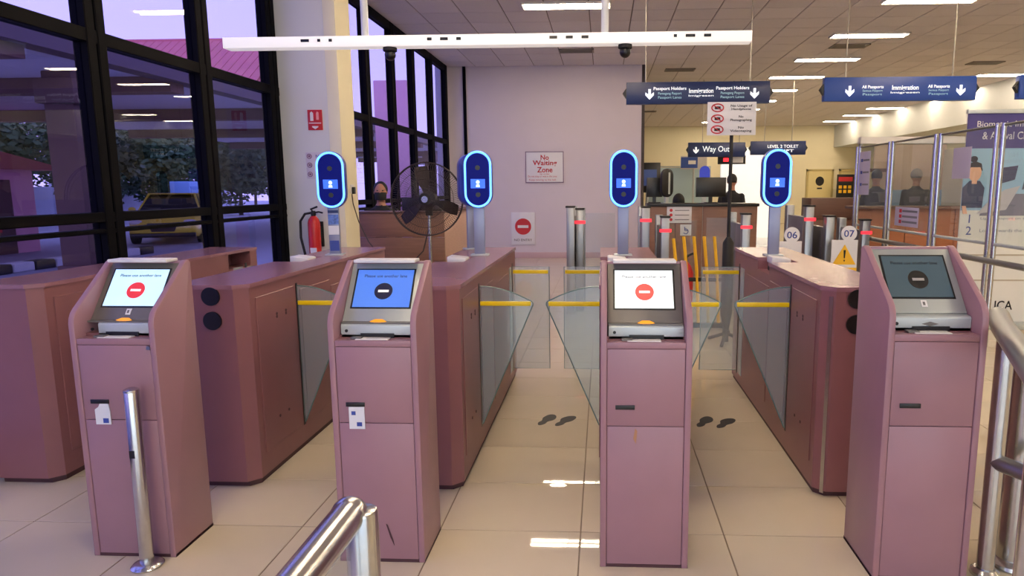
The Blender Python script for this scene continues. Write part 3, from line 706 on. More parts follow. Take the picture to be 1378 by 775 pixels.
MB().tube([(.02, 0, .42), (.02, -.85, .42)], .02, n=16).build('mid_rail', M['steel'], t)
MB().box(.012, .024, -.8, -.06, .46, .79).build('glass_infill', M['gpart'], t)
for y in (.012, -.85): ring_base(MB(), .02, y, .034).build('flange', M['steel'], t)
t = thing('steel_railing', 'angled steel railing with thick posts beside the dark screen kiosk', 'railing', (1.585, 2.49, 0))
MB().tube([(-.01, .20, .94), (-.12, -.02, .94), (-.45, -.78, .94)], .039, n=28).build('top_rail', M['steel_dull'], t)
MB().ball((-.01, .20, .94), .039, 24, 12, (1, 1, 1)).build('rail_cap', M['steel'], t)
MB().cyl((0.0, 0, 0), (0.0, 0, .80), .054, n=32).build('post', M['steel'], t)
MB().tube([(0, 0, .80), (0, -.005, .845), (.02, -.04, .865), (.12, -.30, .865), (.35, -.80, .865)], .054, n=28).build('elbow_rail', M['steel'], t)
MB().cyl((-.14, -.08, 0), (-.14, -.08, .92), .030, n=28).build('post', M['steel'], t)
MB().tube([(-.14, -.08, .45), (-.06, -.25, .45), (-.02, -.5, .45)], .03, n=18).build('mid_rail', M['steel_dull'], t)
MB().cyl((-.45, -.78, 0), (-.45, -.78, .93), .031, n=24).build('post', M['steel'], t)
MB().cyl((.35, -.80, 0), (.35, -.80, .86), .05, n=24).build('post', M['steel'], t)
for x, y, r in ((0, 0, .054), (-.14, -.08, .033), (-.45, -.78, .033), (.35, -.8, .052)): ring_base(MB(), x, y, r).build('flange', M['steel'], t)

# ------------------------------------------------------------------ footprints
def foot(x, y, rz, side, label):
    pts = []
    for k in range(40):
        a = 2 * math.pi * k / 40
        ly = .105 * math.sin(a); wd = .040 + .010 * math.sin(a) - .016 * math.exp(-((math.sin(a) + .25) / .28) ** 2)
        pts.append((wd * math.cos(a) + side * .012 * math.sin(a) ** 2 * (1 if math.sin(a) > 0 else -.4), ly))
    o = MB().prism(pts, 'z', .0, .0012).build('footprint_sticker', mat('footprint_black', (34, 33, 36), .6))
    o.location = (x, y, 0.0); o.rotation_euler = (0, 0, rz)
    tag(o, label, 'floor sticker', 'footprint stickers on the floor')
foot(-.35, 4.055, -.45, -1, 'black left footprint sticker in the lane between blue and white screen kiosks')
foot(-.235, 4.04, -.45, 1, 'black right footprint sticker in the lane between blue and white screen kiosks')
foot(.64, 4.055, -.55, -1, 'black left footprint sticker in the lane between white and dark screen kiosks')
foot(.765, 4.035, -.55, 1, 'black right footprint sticker in the lane between white and dark screen kiosks')

# ------------------------------------------------------------------ pedestal fan
t = thing('pedestal_fan', 'large black pedestal fan with wire guard before the brown desk', 'fan', (-1.63, 6.2, 0))
zf = 1.354; bronze = mat('fan_bronze', (52, 42, 42), .4, .4)
MB().cyl((0, .05, .05), (0, .05, .75), .022, n=16).build('pole', M['blackm'], t); MB().cyl((0, .05, .75), (0, .05, 1.22), .015, n=16).build('pole', M['steel'], t)
MB().lathe([(.23, 0), (.235, .02), (.2, .04), (.05, .06)], (0, .05, 0), 32).build('base', M['blackm'], t)
MB().cyl((0, .0, zf), (0, .17, zf), .075, .06, n=20).build('motor', M['blackm'], t, bevel=.01)
MB().box(-.03, .03, .03, .08, 1.2, zf - .05).build('neck', M['blackm'], t, bevel=.006)
gd = MB()
for r, y in ((.335, -.03), (.335, .0)): gd.tube([(r * math.cos(2 * math.pi * k / 48), y, zf + r * math.sin(2 * math.pi * k / 48)) for k in range(48)], .006, n=6, closed=True)
for r, y in ((.10, -.085), (.18, -.078), (.26, -.06)): gd.tube([(r * math.cos(2 * math.pi * k / 40), y, zf + r * math.sin(2 * math.pi * k / 40)) for k in range(40)], .0025, n=5, closed=True)
for k in range(110):
    a = 2 * math.pi * k / 110; c_, s_ = math.cos(a), math.sin(a); a2 = a + .25
    gd.tube([(.05 * c_, -.09, zf + .05 * s_), (.2 * math.cos(a + .12), -.078, zf + .2 * math.sin(a + .12)), (.3 * math.cos(a2), -.05, zf + .3 * math.sin(a2)), (.335 * math.cos(a2), -.02, zf + .335 * math.sin(a2))], .0017, n=4)
gd.build('front_guard', bronze, t)
gd = MB()
for k in range(90):
    a = 2 * math.pi * k / 90; c_, s_ = math.cos(a), math.sin(a)
    gd.tube([(.06 * c_, .1, zf + .06 * s_), (.25 * c_, .08, zf + .25 * s_), (.335 * c_, 0, zf + .335 * s_)], .0014, n=4)
gd.build('rear_guard', bronze, t)
MB().cyl((0, -.095, zf), (0, -.08, zf), .055, n=24).build('badge', M['blackm'], t, bevel=.004)
MB().cyl((0, -.099, zf), (0, -.094, zf), .03, n=24).build('badge_centre', M['steel'], t)
for k in range(3):
    a0 = math.radians(100 + 120 * k); vs = []; fs = []
    for i in range(7):
        r = .05 + .255 * i / 6; wd = .22 + .34 * math.sin(math.pi * (.15 + .75 * i / 6))
        for j in range(5):
            a = a0 + (j / 4 - .5) * wd; y = .0 + (.5 - j / 4) * .07
            vs.append((r * math.cos(a), y, zf + r * math.sin(a)))
    for i in range(6):
        for j in range(4): fs.append((i * 5 + j, i * 5 + j + 1, (i + 1) * 5 + j + 1, (i + 1) * 5 + j))
    b = MB().add(vs, fs).build('blade', bronze, t, ang=80); sm_ = b.modifiers.new('thick', 'SOLIDIFY'); sm_.thickness = .003
tag(MB().tube([(-2.565, 6.80, 1.40), (-2.55, 6.78, 1.3), (-2.49, 6.75, 1.12), (-2.38, 6.7, .92), (-2.25, 6.6, .80), (-2.05, 6.5, .72), (-1.85, 6.4, .74), (-1.72, 6.33, .86), (-1.66, 6.30, 1.05), (-1.64, 6.30, 1.2)], .006, n=6).build('power_cord', M['rope']), 'thin cord sagging from the pillar socket to the fan', 'cord')
t = thing('wall_socket', 'small black socket and plug on the side of the cream pillar', 'socket', (-2.57, 6.8, 1.45))
MB().box(0, .012, -.045, .045, -.045, .045).build('plate', M['white'], t, bevel=.003); MB().box(.012, .04, -.02, .02, -.05, .02).build('plug', M['black'], t, bevel=.004)

# ------------------------------------------------------------------ desk with officer
t = thing('reception_desk', 'brown wood-front desk under the far windows, behind the fan', 'desk', (-2.4, 8.0, 0))
for k in range(4): MB().box(-.70, .49, 0, .04, .0 + .29 * k + .003, .29 * (k + 1) - .003).build('front_board', M['wood'], t, bevel=.002)
MB().box(.45, .49, .04, 2.0, 0, 1.16).build('side_panel', mat('pale_laminate', (176, 142, 128), .5, noise=.06, stretch=(1, 1, 8)), t, bevel=.002)
MB().box(-.70, .51, -.02, .32, 1.16, 1.18).build('counter_top', M['woodd'], t, bevel=.004)
MB().box(.20, .51, .32, 2.0, 1.16, 1.18).build('counter_top', M['woodd'], t, bevel=.004)
MB().box(-.25, .45, .04, .55, .72, .75).build('work_top', M['woodd'], t, bevel=.003)
MB().box(.42, .45, .04, .7, 0, .72).build('end_panel', M['woodd'], t)
t = thing('desk_monitor', 'dark monitor on the brown desk, seen through the fan', 'monitor', (-2.30, 8.43, .75))
MB().box(-.24, .24, -.02, .02, .26, .58).build('screen_back', M['black'], t, bevel=.008); MB().box(-.03, .03, .0, .03, .02, .3).build('stand', M['black'], t); MB().box(-.11, .11, -.07, .09, 0, .02).build('foot', M['black'], t, bevel=.004)
MB().box(.49, .493, 1.55, 1.64, .86, 1.1).build('label_strip', M['paper'], t)
t = thing('desk_phone', 'small black telephone on the brown desk counter', 'telephone', (-2.05, 8.45 - .25, 1.18))
MB().prism([(-.09, 0), (.09, 0), (.09, .07), (-.09, .03)], 'x', -.08, .08).build('base', M['black'], t, bevel=.006); MB().tube([(-.06, -.08, .05), (-.06, -.05, .07), (-.06, .05, .085), (-.06, .09, .07)], [.022, .015, .015, .022], n=10).build('handset', M['black'], t)

# ------------------------------------------------------------------ people (one continuous remeshed body each)
def capsule(mb, p0, r0, p1, r1, n=10):
    p0, p1 = Vector(p0), Vector(p1); L = (p1 - p0).length; k = max(2, int(L / .03))
    pts = [p0.lerp(p1, i / k) for i in range(k + 1)]; rs = [r0 + (r1 - r0) * i / k for i in range(k + 1)]
    mb.tube(pts, rs, n=n); mb.ball(p0, r0, n, 6); mb.ball(p1, r1, n, 6)
def hand(mb, wrist, fwd, up):
    w_, f, u = Vector(wrist), Vector(fwd).normalized(), Vector(up).normalized(); s = f.cross(u).normalized()
    c = w_ + f * .045
    mb.ball(c, .045, 10, 6, (.9, .9, .62)); capsule(mb, w_, .026, c, .032)
    for i, L in enumerate((.068, .078, .072, .055)):
        b = c + f * .035 + s * (i - 1.5) * .021; m_ = b + f * L * .55 - u * .01; e = m_ + f * L * .4 - u * .022
        capsule(mb, b, .0105, m_, .010, 6); capsule(mb, m_, .010, e, .009, 6)
    b = c - s * .035 - f * .01; e = b - s * .03 + f * .035 - u * .01
    capsule(mb, b, .013, e, .011, 6)
def person(label, loc, rz, hip=.80, hair='short', haircol='hair', shirt='shirt', mask=False, pose='sit', headtilt=0.0, glow=None):
    t = thing('person', label, 'person', loc, rz)
    b = MB(); sh = hip + .47; nk = hip + .55; hd = hip + .70
    # trunk rings (ellipses), facing -Y
    prof = [(-.06, .155, .115), (.0, .165, .12), (.1, .155, .112), (.22, .16, .112), (.33, .178, .118), (.42, .182, .112), (.475, .15, .09), (.51, .085, .065), (.55, .055, .055), (.62, .052, .054)]
    n = 24; vs = []; fs = []
    for z, a, d in prof:
        for k in range(n):
            an = 2 * math.pi * k / n; vs.append((a * math.cos(an), d * math.sin(an), hip + z))
    for i in range(len(prof) - 1):
        for k in range(n): fs.append((i * n + k, i * n + (k + 1) % n, (i + 1) * n + (k + 1) % n, (i + 1) * n + k))
    fs += [tuple(range(n))[::-1], tuple(range((len(prof) - 1) * n, len(prof) * n))]
    b.add(vs, fs)
    b.ball((0, -.008, hd + .015), .1, 20, 12, (.80, .95, 1.12)); b.ball((0, -.025, hd - .05), .068, 16, 10, (.92, .95, .95))
    b.ball((0, -.106, hd - .012), .016, 8, 6, (.8, 1.1, 1.4))
    for s in (-1, 1): b.ball((s * .08, .0, hd - .005), .024, 8, 6, (.4, .8, 1.25))
    for s in (-1, 1):
        s0 = (s * .175, 0, sh - .03)
        if pose == 'desk': el = (s * .235, -.06, hip + .16); wr = (s * .13, -.27, hip + .13)
        else: el = (s * .23, .03, hip + .15); wr = (s * .22, -.10, hip - .06)
        capsule(b, s0, .056, el, .042); capsule(b, el, .042, wr, .028)
        hand(b, wr, Vector(wr) - Vector(el), (0, 0, 1) if pose == 'desk' else (0, -1, .3))
        if pose == 'stand': hp = (s * .09, 0, hip - .02); kn = (s * .10, -.01, hip * .54); an = (s * .10, .02, .09); toe = (s * .11, -.13, .045)
        else: hp = (s * .09, -.02, hip - .02); kn = (s * .11, -.38, hip - .03); an = (s * .11, -.36, hip - .43); toe = (s * .115, -.50, hip - .475)
        capsule(b, hp, .085, kn, .058); capsule(b, kn, .056, an, .04); capsule(b, an, .042, toe, .036)
    o = b.build('body', None, t)
    r = o.modifiers.new('r', 'REMESH'); r.mode = 'VOXEL'; r.voxel_size = .0095; r.use_smooth_shade = True
    s_ = o.modifiers.new('s', 'SMOOTH'); s_.iterations = 3; s_.factor = .5
    dg = bpy.context.evaluated_depsgraph_get(); me = bpy.data.meshes.new_from_object(o.evaluated_get(dg)); old = o.data; o.modifiers.clear(); o.data = me; bpy.data.meshes.remove(old); me.name = 'body'
    me.materials.clear()
    for m_ in (M['skin'], M[shirt], M['trousers'], M['blackm']): me.materials.append(m_)
    foot_z = 0.1 if pose == 'stand' else hip - .43
    for p in me.polygons:
        c = p.center; p.use_smooth = True
        if c.z > hip + .525 + (.02 if c.y > 0 else 0): k = 0
        elif c.z > hip - .01 or (abs(c.x) > .17 and c.z > hip - .04): k = 1
        else: k = 2
        if c.z < foot_z: k = 3
        if pose == 'desk' and c.y < -.235 and c.z > hip + .02: k = 0
        if pose == 'stand' and abs(c.x) > .165 and c.z < hip + .02 and c.z > hip - .3: k = 0
        p.material_index = k
    # hair cap
    hb = MB()
    if hair == 'long': hb.ball((0, .02, hd + .0), .118, 20, 14, (.9, .95, 1.18)); 
    else: hb.ball((0, .016, hd + .034), .106, 20, 12, (.86, .98, 1.02))
    hme = hb.build('hair', M[haircol], t)
    bm = bmesh.new(); bm.from_mesh(hme.data)
    cut = [f for f in bm.faces if (f.calc_center_median().y < -.045 and f.calc_center_median().z < hd + .045) or f.calc_center_median().z < hd - (.02 if hair == 'short' else .12)]
    bmesh.ops.delete(bm, geom=cut, context='FACES'); bm.to_mesh(hme.data); bm.free()
    so = hme.modifiers.new('t', 'SOLIDIFY'); so.thickness = .012
    for s in (-1, 1): MB().ball((s * .033, -.093, hd + .018), .011, 10, 6, (1.2, .6, .7)).build('eye', M['black'], t)
    if mask:
        vs = []; fs = []
        for i in range(5):
            for j in range(9):
                a = math.radians(-155 + 130 * j / 8); z = hd - .105 + .10 * i / 4; bul = 1.0 + .10 * math.sin(math.pi * i / 4)
                vs.append((.082 * math.cos(a) * 1.02, -.02 + .095 * math.sin(a) * bul, z))
        for i in range(4):
            for j in range(8): fs.append((i * 9 + j, i * 9 + j + 1, (i + 1) * 9 + j + 1, (i + 1) * 9 + j))
        mk = MB().add(vs, fs).build('face_mask', M['blackm'], t, ang=80); so = mk.modifiers.new('t', 'SOLIDIFY'); so.thickness = .006
    else:
        MB().ball((0, -.092, hd - .052), .02, 10, 6, (1.1, .4, .3)).build('mouth', mat('lips', (140, 80, 74), .5), t)
    return t
def stool(x, y, z, label, group=None):
    t = thing('office_stool', label, 'stool', (x, y, 0), 0, group)
    MB().lathe([(.17, z - .06), (.19, z - .045), (.19, z - .015), (.17, z)]).build('seat', M['blackm'], t)
    MB().cyl((0, 0, .05), (0, 0, z - .06), .025, n=14).build('column', M['steel_dull'], t)
    for k in range(5):
        a = 2 * math.pi * k / 5; MB().tube([(0, 0, .07), (.24 * math.cos(a), .24 * math.sin(a), .03)], .02, n=8).build('foot', M['blackm'], t)
def seated(label, x, y, rz, headz, **k):
    hip = headz - .70
    person(label, (x, y, 0), rz, hip, pose='desk', **k)
    stool(x, y, hip - .105, 'black stool under the ' + k_st[label])
k_st = {}
lab = 'seated officer in black with black face mask behind the brown desk'; k_st[lab] = 'masked officer at the brown desk'
seated(lab, -2.92, 8.76, .25, 1.41, mask=True)
person('officer in black seen from behind, standing at the dark counter', (2.31, 12.25, 0), math.pi - .2, .86, pose='stand')
lab = 'person with black bob hair seated low behind the dark counter'; k_st[lab] = 'person with black bob hair'
seated(lab, 1.32, 11.85, math.pi, 1.22, hair='long')
lab = 'grey haired officer in dark clothes inside the glass booth'; k_st[lab] = 'grey haired officer in the booth'
seated(lab, 5.25, 11.6, 2.4, 1.62, haircol='hairg')
lab = 'figure in navy shirt at the far side of the glass booth'; k_st[lab] = 'figure in navy shirt'
seated(lab, 4.75, 12.0, 2.9, 1.62, shirt='shirtb')

# ------------------------------------------------------------------ far gates and counters
def far_gate(x, label, led=True, h=1.2, pane=0.0, y=7.9):
    t = thing('steel_gate_post', label, 'gate post', (x, y, 0), 0, 'steel gate posts beyond the lanes')
    MB().box(-.045, .045, -.06, .06, 0, h).build('front_post', M['steel_dull'], t, bevel=.004)
    MB().box(-.03, .03, .06, .74, .05, h - .12).build('body', mat('gate_body_grey', (118, 116, 122), .4, .4), t, bevel=.004)
    MB().box(-.045, .045, .74, .86, 0, h).build('rear_post', M['steel_dull'], t, bevel=.004)
    if led: MB().box(-.065, .065, -.066, -.058, h - .16, h - .125).build('red_light', M['redled'], t)
    MB().box(-.055, .055, -.07, .07, h, h + .02).build('cap', M['blackm'], t, bevel=.003)
    if pane:
        a, b = sorted((.05 * (1 if pane > 0 else -1), pane)); MB().box(a, b, .32, .33, .15, h - .05).build('glass_wing', M['gpart'], t)
    return t
far_gate(-.27, 'steel gate post nearest the pale back wall, glass wing attached', h=1.2, pane=.42)
far_gate(-.37, 'slim steel post at the outer side of the first far gate', led=False, h=1.23, y=7.7)
far_gate(.50, 'steel gate post right of the scanner above white screen kiosk', h=1.22)
far_gate(.70, 'steel gate post by the yellow barrier', h=1.12, pane=.4, y=7.6)
far_gate(1.66, 'steel gate post right of the black notice stand', h=1.14, pane=-.4)
far_gate(2.38, 'steel gate post with red light right of the 06 disc', h=1.23)
far_gate(2.55, 'slim steel post close to the dark brown cabinet', led=False, h=1.12, y=7.7)
far_gate(3.18, 'steel gate post with red light behind the glass partition', h=1.05, y=8.3)
# yellow barrier
t = thing('yellow_barrier', 'yellow barrier of five leaning bars behind the glass flaps', 'barrier', (.92, 6.85, 0))
for k in range(5):
    x = -.20 + k * .103
    MB().tube([(x, 0, .96 - (.0 if k else .02)), (x + .035, 0, .62), (x + .065, 0, .06)], .017, n=10).build('bar', M['yellowp'], t)
MB().box(-.27, .36, -.03, .03, .02, .07).build('bottom_rail', M['blackm'], t, bevel=.005); MB().box(-.25, .36, -.012, .012, .5, .54).build('cross_rail', M['blackm'], t, bevel=.004)
for x in (-.26, .34): MB().box(x - .02, x + .02, -.2, .2, 0, .03).build('foot', M['blackm'], t, bevel=.004)
t = thing('fire_extinguisher', 'small red extinguisher standing behind the yellow barrier', 'fire extinguisher', (.90, 7.2, 0))
MB().lathe([(.07, 0), (.075, .02), (.075, .55), (.05, .62), (.02, .66)]).build('cylinder', M['red'], t); MB().tube([(0, 0, .66), (0, 0, .72), (.08, 0, .76)], .014, n=8).build('valve', M['blackm'], t)
# dark counter
t = thing('dark_counter', 'long brown counter with black top in the middle of the hall', 'counter', (1.62, 11.0, 0))
for k in range(4): MB().box(-.88 + k * .44 + .004, -.44 + k * .44 - .004, 0, .03, 0, 1.15).build('front_panel', M['wood'], t, bevel=.003)
MB().box(-.9, .9, -.03, .5, 1.15, 1.2).build('counter_top', M['black'], t, bevel=.004)
MB().box(-.88, -.84, .03, .45, 0, 1.15).box(.84, .88, .03, .45, 0, 1.15).build('end_panels', M['woodd'], t)
def notice(x, y, z, w_, h, label, sym):
    o = tag(rectm(x - w_ / 2, x + w_ / 2, y - .006, y, z, z + h).build('notice', M['paper'], bevel=.001), label, 'notice')
    if sym == 'wheel':
        MB().tube([(x + .04 * math.cos(k * .45 - 2.6), y - .008, z + h * .38 + .04 * math.sin(k * .45 - 2.6)) for k in range(11)], .007, n=6).build('wheel', M['blueprint'], o)
        MB().tube([(x - .02, y - .008, z + h * .8), (x - .015, y - .008, z + h * .45), (x + .035, y - .008, z + h * .45)], .007, n=6).build('sitter', M['blueprint'], o)
    if sym == 'dots':
        for k in range(3):
            disc(MB(), x - w_ * .33, z + h * (.2 + .28 * k), .025, y - .009, y - .005, 14).build('red_dot', M['redp'], o)
            MB().box(x - w_ * .18, x + w_ * .4, y - .008, y - .005, z + h * (.17 + .28 * k), z + h * (.22 + .28 * k)).build('print_line', mat('txt_grey3', (120, 120, 128), .6), o)
notice(1.24, 10.995, .885, .40, .27, 'white notice with red dots on the dark counter front', 'dots')
notice(1.35, 10.995, .68, .18, .18, 'wheelchair symbol notice on the dark counter front', 'wheel')
def monitor(x, y, z, rz, label, w_=.5):
    t = thing('desk_monitor', label, 'monitor', (x, y, z), rz)
    MB().box(-w_ / 2, w_ / 2, -.02, .02, .1, .42).build('screen_back', M['black'], t, bevel=.006); MB().box(-.03, .03, 0, .03, .015, .2).build('stand', M['black'], t); MB().box(-.1, .1, -.07, .07, 0, .015).build('foot', M['black'], t, bevel=.003)
monitor(1.78, 11.25, 1.2, .1, 'dark monitor on the black counter top beside the officer', .5)
monitor(.86, 11.36, 1.2, 0, 'dark monitor at the left end of the black counter top', .26)
t = thing('face_scanner', 'black and silver oval scanner on the far counter', 'face scanner', (1.04, 10.75 + .35, 1.2), .5)
MB().prism([(x, z + .33) for x, z in stadium(.22, .46, 12)], 'y', -.03, .03).build('head', M['black'], t, bevel=.006); MB().box(-.03, .03, -.02, .02, 0, .12).build('post', M['silver'], t); MB().box(-.07, .07, -.05, .05, 0, .012).build('base_plate', M['silver'], t); MB().box(.012, .045, -.034, -.03, .15, .5).build('silver_band', M['silver'], t)
t = thing('display_screen', 'black wall screen left of the far black and silver scanner', 'screen', (.98, 15.0, 0))
MB().box(-.28, .28, -.04, .04, 1.35, 2.0).build('screen', M['black'], t, bevel=.01); MB().box(-.2, .2, -.05, -.038, 1.5, 1.85).build('picture', mat('dim_blue', (40, 60, 110), .3, emit=(40, 60, 120), es=.3), t); MB().cyl((0, 0, 0), (0, 0, 1.35), .03, n=12).build('pole', M['silver'], t); MB().box(-.25, .25, -.2, .2, 0, .03).build('foot', M['silver'], t)
t = thing('face_scanner', 'small blue scanner far behind the officer in black', 'face scanner', (2.02, 13.6, 0))
MB().prism([(x, z + 1.66) for x, z in stadium(.2, .44, 12)], 'y', -.03, .03).build('head', mat('scanner_blue2', (30, 50, 170), .3, emit=(20, 40, 160), es=.5), t); MB().box(-.04, .04, -.02, .02, 0, 1.45).build('post', M['silver'], t)
# white partition, glow added to brighten the far hall; pale glass panel
tag(rectm(3.45, 5.1, 20.0, 20.15, 0, 2.6).build('glow_panel', mat('white_added_glow', (245, 246, 246), .7, emit=(245, 248, 250), es=.55)), 'white panel with added glow behind the officer in black', 'light panel')
t = thing('glass_screen', 'pale blue-grey glass screen far behind the black bob hair', 'glass screen', (2.1, 19, 0))
MB().box(-.85, .85, -.02, .02, .9, 2.0).build('panel', mat('pale_panel', (176, 200, 206), .2), t); MB().box(-.9, .9, -.03, .03, 0, .9).build('base', M['white'], t)
MB().tube([(-.88, 0, .9), (-.88, 0, 2.03), (.88, 0, 2.03), (.88, 0, .9)], .025, n=8).build('frame', M['silver'], t)
# dark brown cabinet
t = thing('brown_cabinet', 'tall dark brown counter block right of the 06 disc', 'counter', (4.4, 13.0, 0))
MB().box(-.45, .85, 0, .6, .85, 1.25).build('upper_block', M['woodd'], t, bevel=.004); MB().box(-.43, .83, .03, .6, 0, .85).build('lower_block', M['wood'], t, bevel=.004)
# number discs and caution board
def number(x, y, z, s, label, stand=True, board=None):
    t = thing('lane_number', label, 'sign', (x, y, 0), 0, 'numbered lane signs')
    MB().box(-.012, .012, .008, .03, .0, z).build('post', M['steel_dull'], t); MB().box(-.08, .08, -.06, .08, 0, .02).build('foot', M['steel_dull'], t)
    d = disc(MB(), 0, z, .085, -.006, .008, 32).build('disc', M['paper'], t); text(s, M['blueprint'], d, (0, -.008, z), .11, .075, .01)
    if board:
        b = MB().box(-.18, .10, -.004, .008, z - .42, z - .07).build('board', M['paper'], t)
        MB().prism([(-.165, z - .34), (.085, z - .34), (-.04, z - .12)], 'y', -.010, -.004).build('yellow_triangle', M['yellowp'], b)
        MB().box(-.18, .10, -.007, -.003, z - .42, z - .375).build('yellow_band', M['yellowp'], b)
        MB().prism([(-.052, z - .18), (-.028, z - .18), (-.034, z - .27), (-.046, z - .27)], 'y', -.014, -.009).build('exclamation', M['blackm'], b)
        MB().box(-.046, -.034, -.014, -.009, z - .305, z - .288).build('exclamation_dot', M['blackm'], b)
    else:
        b = MB().box(-.13, .11, -.004, .008, z - .42, z - .07).build('board', M['paper'], t)
        MB().prism([(-.06, z - .3), (.06, z - .3), (0, z - .18)], 'y', -.010, -.004).build('yellow_mark', M['yellowp'], b)
number(2.075, 7.45, .935, '06', 'white 06 disc beside the post of the rightmost face scanner')
number(2.69, 7.45, .95, '07', 'white 07 disc above a yellow caution triangle board', board=True)

# ------------------------------------------------------------------ glass partition, banner, booths
t = thing('glass_partition', 'steel framed glass partition receding behind the dark screen kiosk', 'partition', (3.5, 5.0, 0))
PY = [.3, 1.20, 2.30, 3.45, 4.5]
for i, y in enumerate(PY):
    for d in (-.05, .05): MB().cyl((0, y + d, 0), (0, y + d, 2.0), .022, n=14).build('post', M['steel'], t)
    if i < len(PY) - 1:
        y1 = PY[i + 1]
        MB().box(-.006, .006, y + .075, y1 - .075, .95, 1.98).build('pane', M['gpart'], t)
        MB().tube([(0, y + .05, 1.985), (0, y1 - .05, 1.985)], .012, n=8).build('top_rail', M['steel_dull'], t)
        MB().tube([(0, y + .05, .94), (0, y1 - .05, .94)], .016, n=8).build('lower_rail', M['silver'], t)
MB().tube([(-.09, PY[0] - .1, .80), (-.09, PY[-1], .80)], .028, n=16).build('handrail', M['steel_dull'], t)
for y in PY: MB().tube([(-.09, y, .80), (-.02, y, .80)], .012, n=8).build('rail_bracket', M['steel_dull'], t)
def sticker_x(x, y0, y1, z0, z1, label, kind):
    o = tag(rectm(x - .003, x, y0, y1, z0, z1).build('notice', mat('notice_lilac', (196, 190, 210), .6), bevel=.0005), label, 'notice')
    for k in range(3 if kind != 'none' else 0):
        z = z1 - (z1 - z0) * (.2 + .28 * k); yb = y1 - (y1 - y0) * .25
        MB().box(x - .006, x - .003, yb - .03, yb + .03, z - .02, z + .02).build('pictogram', M['redp'] if kind == 'red' else M['blueprint'], o)
        MB().box(x - .006, x - .003, y0 + .03, yb - .05, z - .012, z + .012).build('print_line', mat('txt_grey3', (120, 120, 128), .6), o)
sticker_x(3.49, 9.05, 9.42, 1.35, 1.92, 'tall lilac notice with blue marks on the far end of the glass partition', 'blue')
sticker_x(3.49, 7.6, 8.2, 1.0, 1.22, 'low notice with three red pictograms on the glass partition', 'red')
sticker_x(3.49, 6.62, 6.95, 1.53, 1.83, 'plain lilac notice on the glass partition beside the banner', 'none')
# banner
t = thing('rollup_banner', 'large biometric clearance banner with cartoon officer behind the glass partition', 'banner', (4.10, 7.0, 0))
bw = .475
MB().box(-bw, bw, 0, .012, .06, 2.2).build('sheet', mat('banner_white', (226, 226, 222), .6), t)
MB().box(-bw, bw, -.003, .001, 1.83, 2.17).build('header', mat('banner_purple', (58, 52, 120), .6), t)
MB().box(-bw, bw, -.003, .001, 1.215, 1.83).build('picture', mat('banner_sky', (150, 190, 220), .6), t)
MB().box(-bw - .01, bw + .01, -.015, .03, 2.17, 2.21).build('top_bar', M['silver'], t, bevel=.003); MB().box(-bw, bw, -.09, .12, 0, .07).build('base', M['silver'], t, bevel=.01)
text('Biometric Immigration', M['paper'], t, (.01, -.0045, 2.06), .78, .075, .005); text('& Arrival Clearance', M['paper'], t, (.02, -.0045, 1.955), .68, .075, .005)
def sl_(poly, name, m, d0=-.0035, d1=0.0): return MB().prism([(min(bw, max(-bw, x + .19)), z + .06) for x, z in poly], 'y', d0 - .002, d1).build(name, m, t)
skc = mat('cartoon_skin', (236, 186, 160), .6); shc = mat('cartoon_navy', (52, 60, 92), .6); grc = mat('cartoon_grey', (190, 188, 196), .6); grd = mat('cartoon_slate', (120, 120, 138), .6)
sl_([(-bw, 1.10), (bw, 1.10), (bw, 1.32), (-.15, 1.32), (-.45, 1.16)], 'cartoon_counter', grd)
sl_([(-.50, 1.12), (-.22, 1.16), (-.1, 1.40), (-.25, 1.36), (-.42, 1.22)], 'cartoon_kiosk', grc, -.006)
sl_([(-.66, 1.18), (-.46, 1.18), (-.45, 1.38), (-.5, 1.45), (-.6, 1.45), (-.67, 1.38)], 'cartoon_shirt', shc, -.006)
def ell(cx, cz, a, b): return [(cx + a * math.cos(2 * math.pi * k / 20), cz + b * math.sin(2 * math.pi * k / 20)) for k in range(20)]
sl_(ell(-.555, 1.53, .062, .085), 'cartoon_face', skc, -.009); sl_([(-.58, 1.42), (-.53, 1.42), (-.53, 1.48), (-.58, 1.48)], 'cartoon_neck', skc, -.007)
sl_([(-.63, 1.55), (-.615, 1.62), (-.56, 1.645), (-.50, 1.62), (-.485, 1.55), (-.51, 1.585), (-.6, 1.585)], 'cartoon_hair', M['hair'], -.012); sl_(ell(-.575, 1.665, .035, .03), 'cartoon_bun', M['hair'], -.011)
sl_([(-.66, 1.2), (-.62, 1.2), (-.60, 1.12), (-.64, 1.12)], 'cartoon_arm', skc, -.008)
sl_([(-.30, 1.42), (-.16, 1.46), (-.14, 1.60), (-.28, 1.58)], 'cartoon_screen', shc, -.008); sl_([(-.08, 1.36), (.06, 1.40), (.08, 1.52), (-.06, 1.48)], 'cartoon_screen', mat('cartoon_mid', (90, 92, 110), .6), -.008)
sl_([(.02, 1.30), (.16, 1.36), (.2, 1.40), (.05, 1.38)], 'cartoon_hand', skc, -.010)
sl_(ell(.0, 1.60, .06, .12), 'cartoon_scanner', M['black'], -.008); sl_([(-.04, 1.57), (.04, 1.57), (.04, 1.61), (-.04, 1.61)], 'scanner_screen', M['paper'], -.012)
tm_ = mat('txt_slate', (130, 140, 160), .6)
text('1', M['blueprint'], t, (-.38, -.002, 1.13), None, .085); text('2', M['blueprint'], t, (-.38, -.002, 1.01), None, .085)
text('Light passport on the reader', tm_, t, (.06, -.002, 1.13), .66, .032); text('Look towards the scanner', tm_, t, (.04, -.002, 1.01), .62, .032)
for z in (.76, .5): MB().box(-bw, bw, -.002, .001, z - .008, z + .008).build('rule', mat('banner_beige', (180, 172, 156), .6), t)
text('ICA', M['blackm'], t, (.035, -.002, .24), .18, .095, .012)
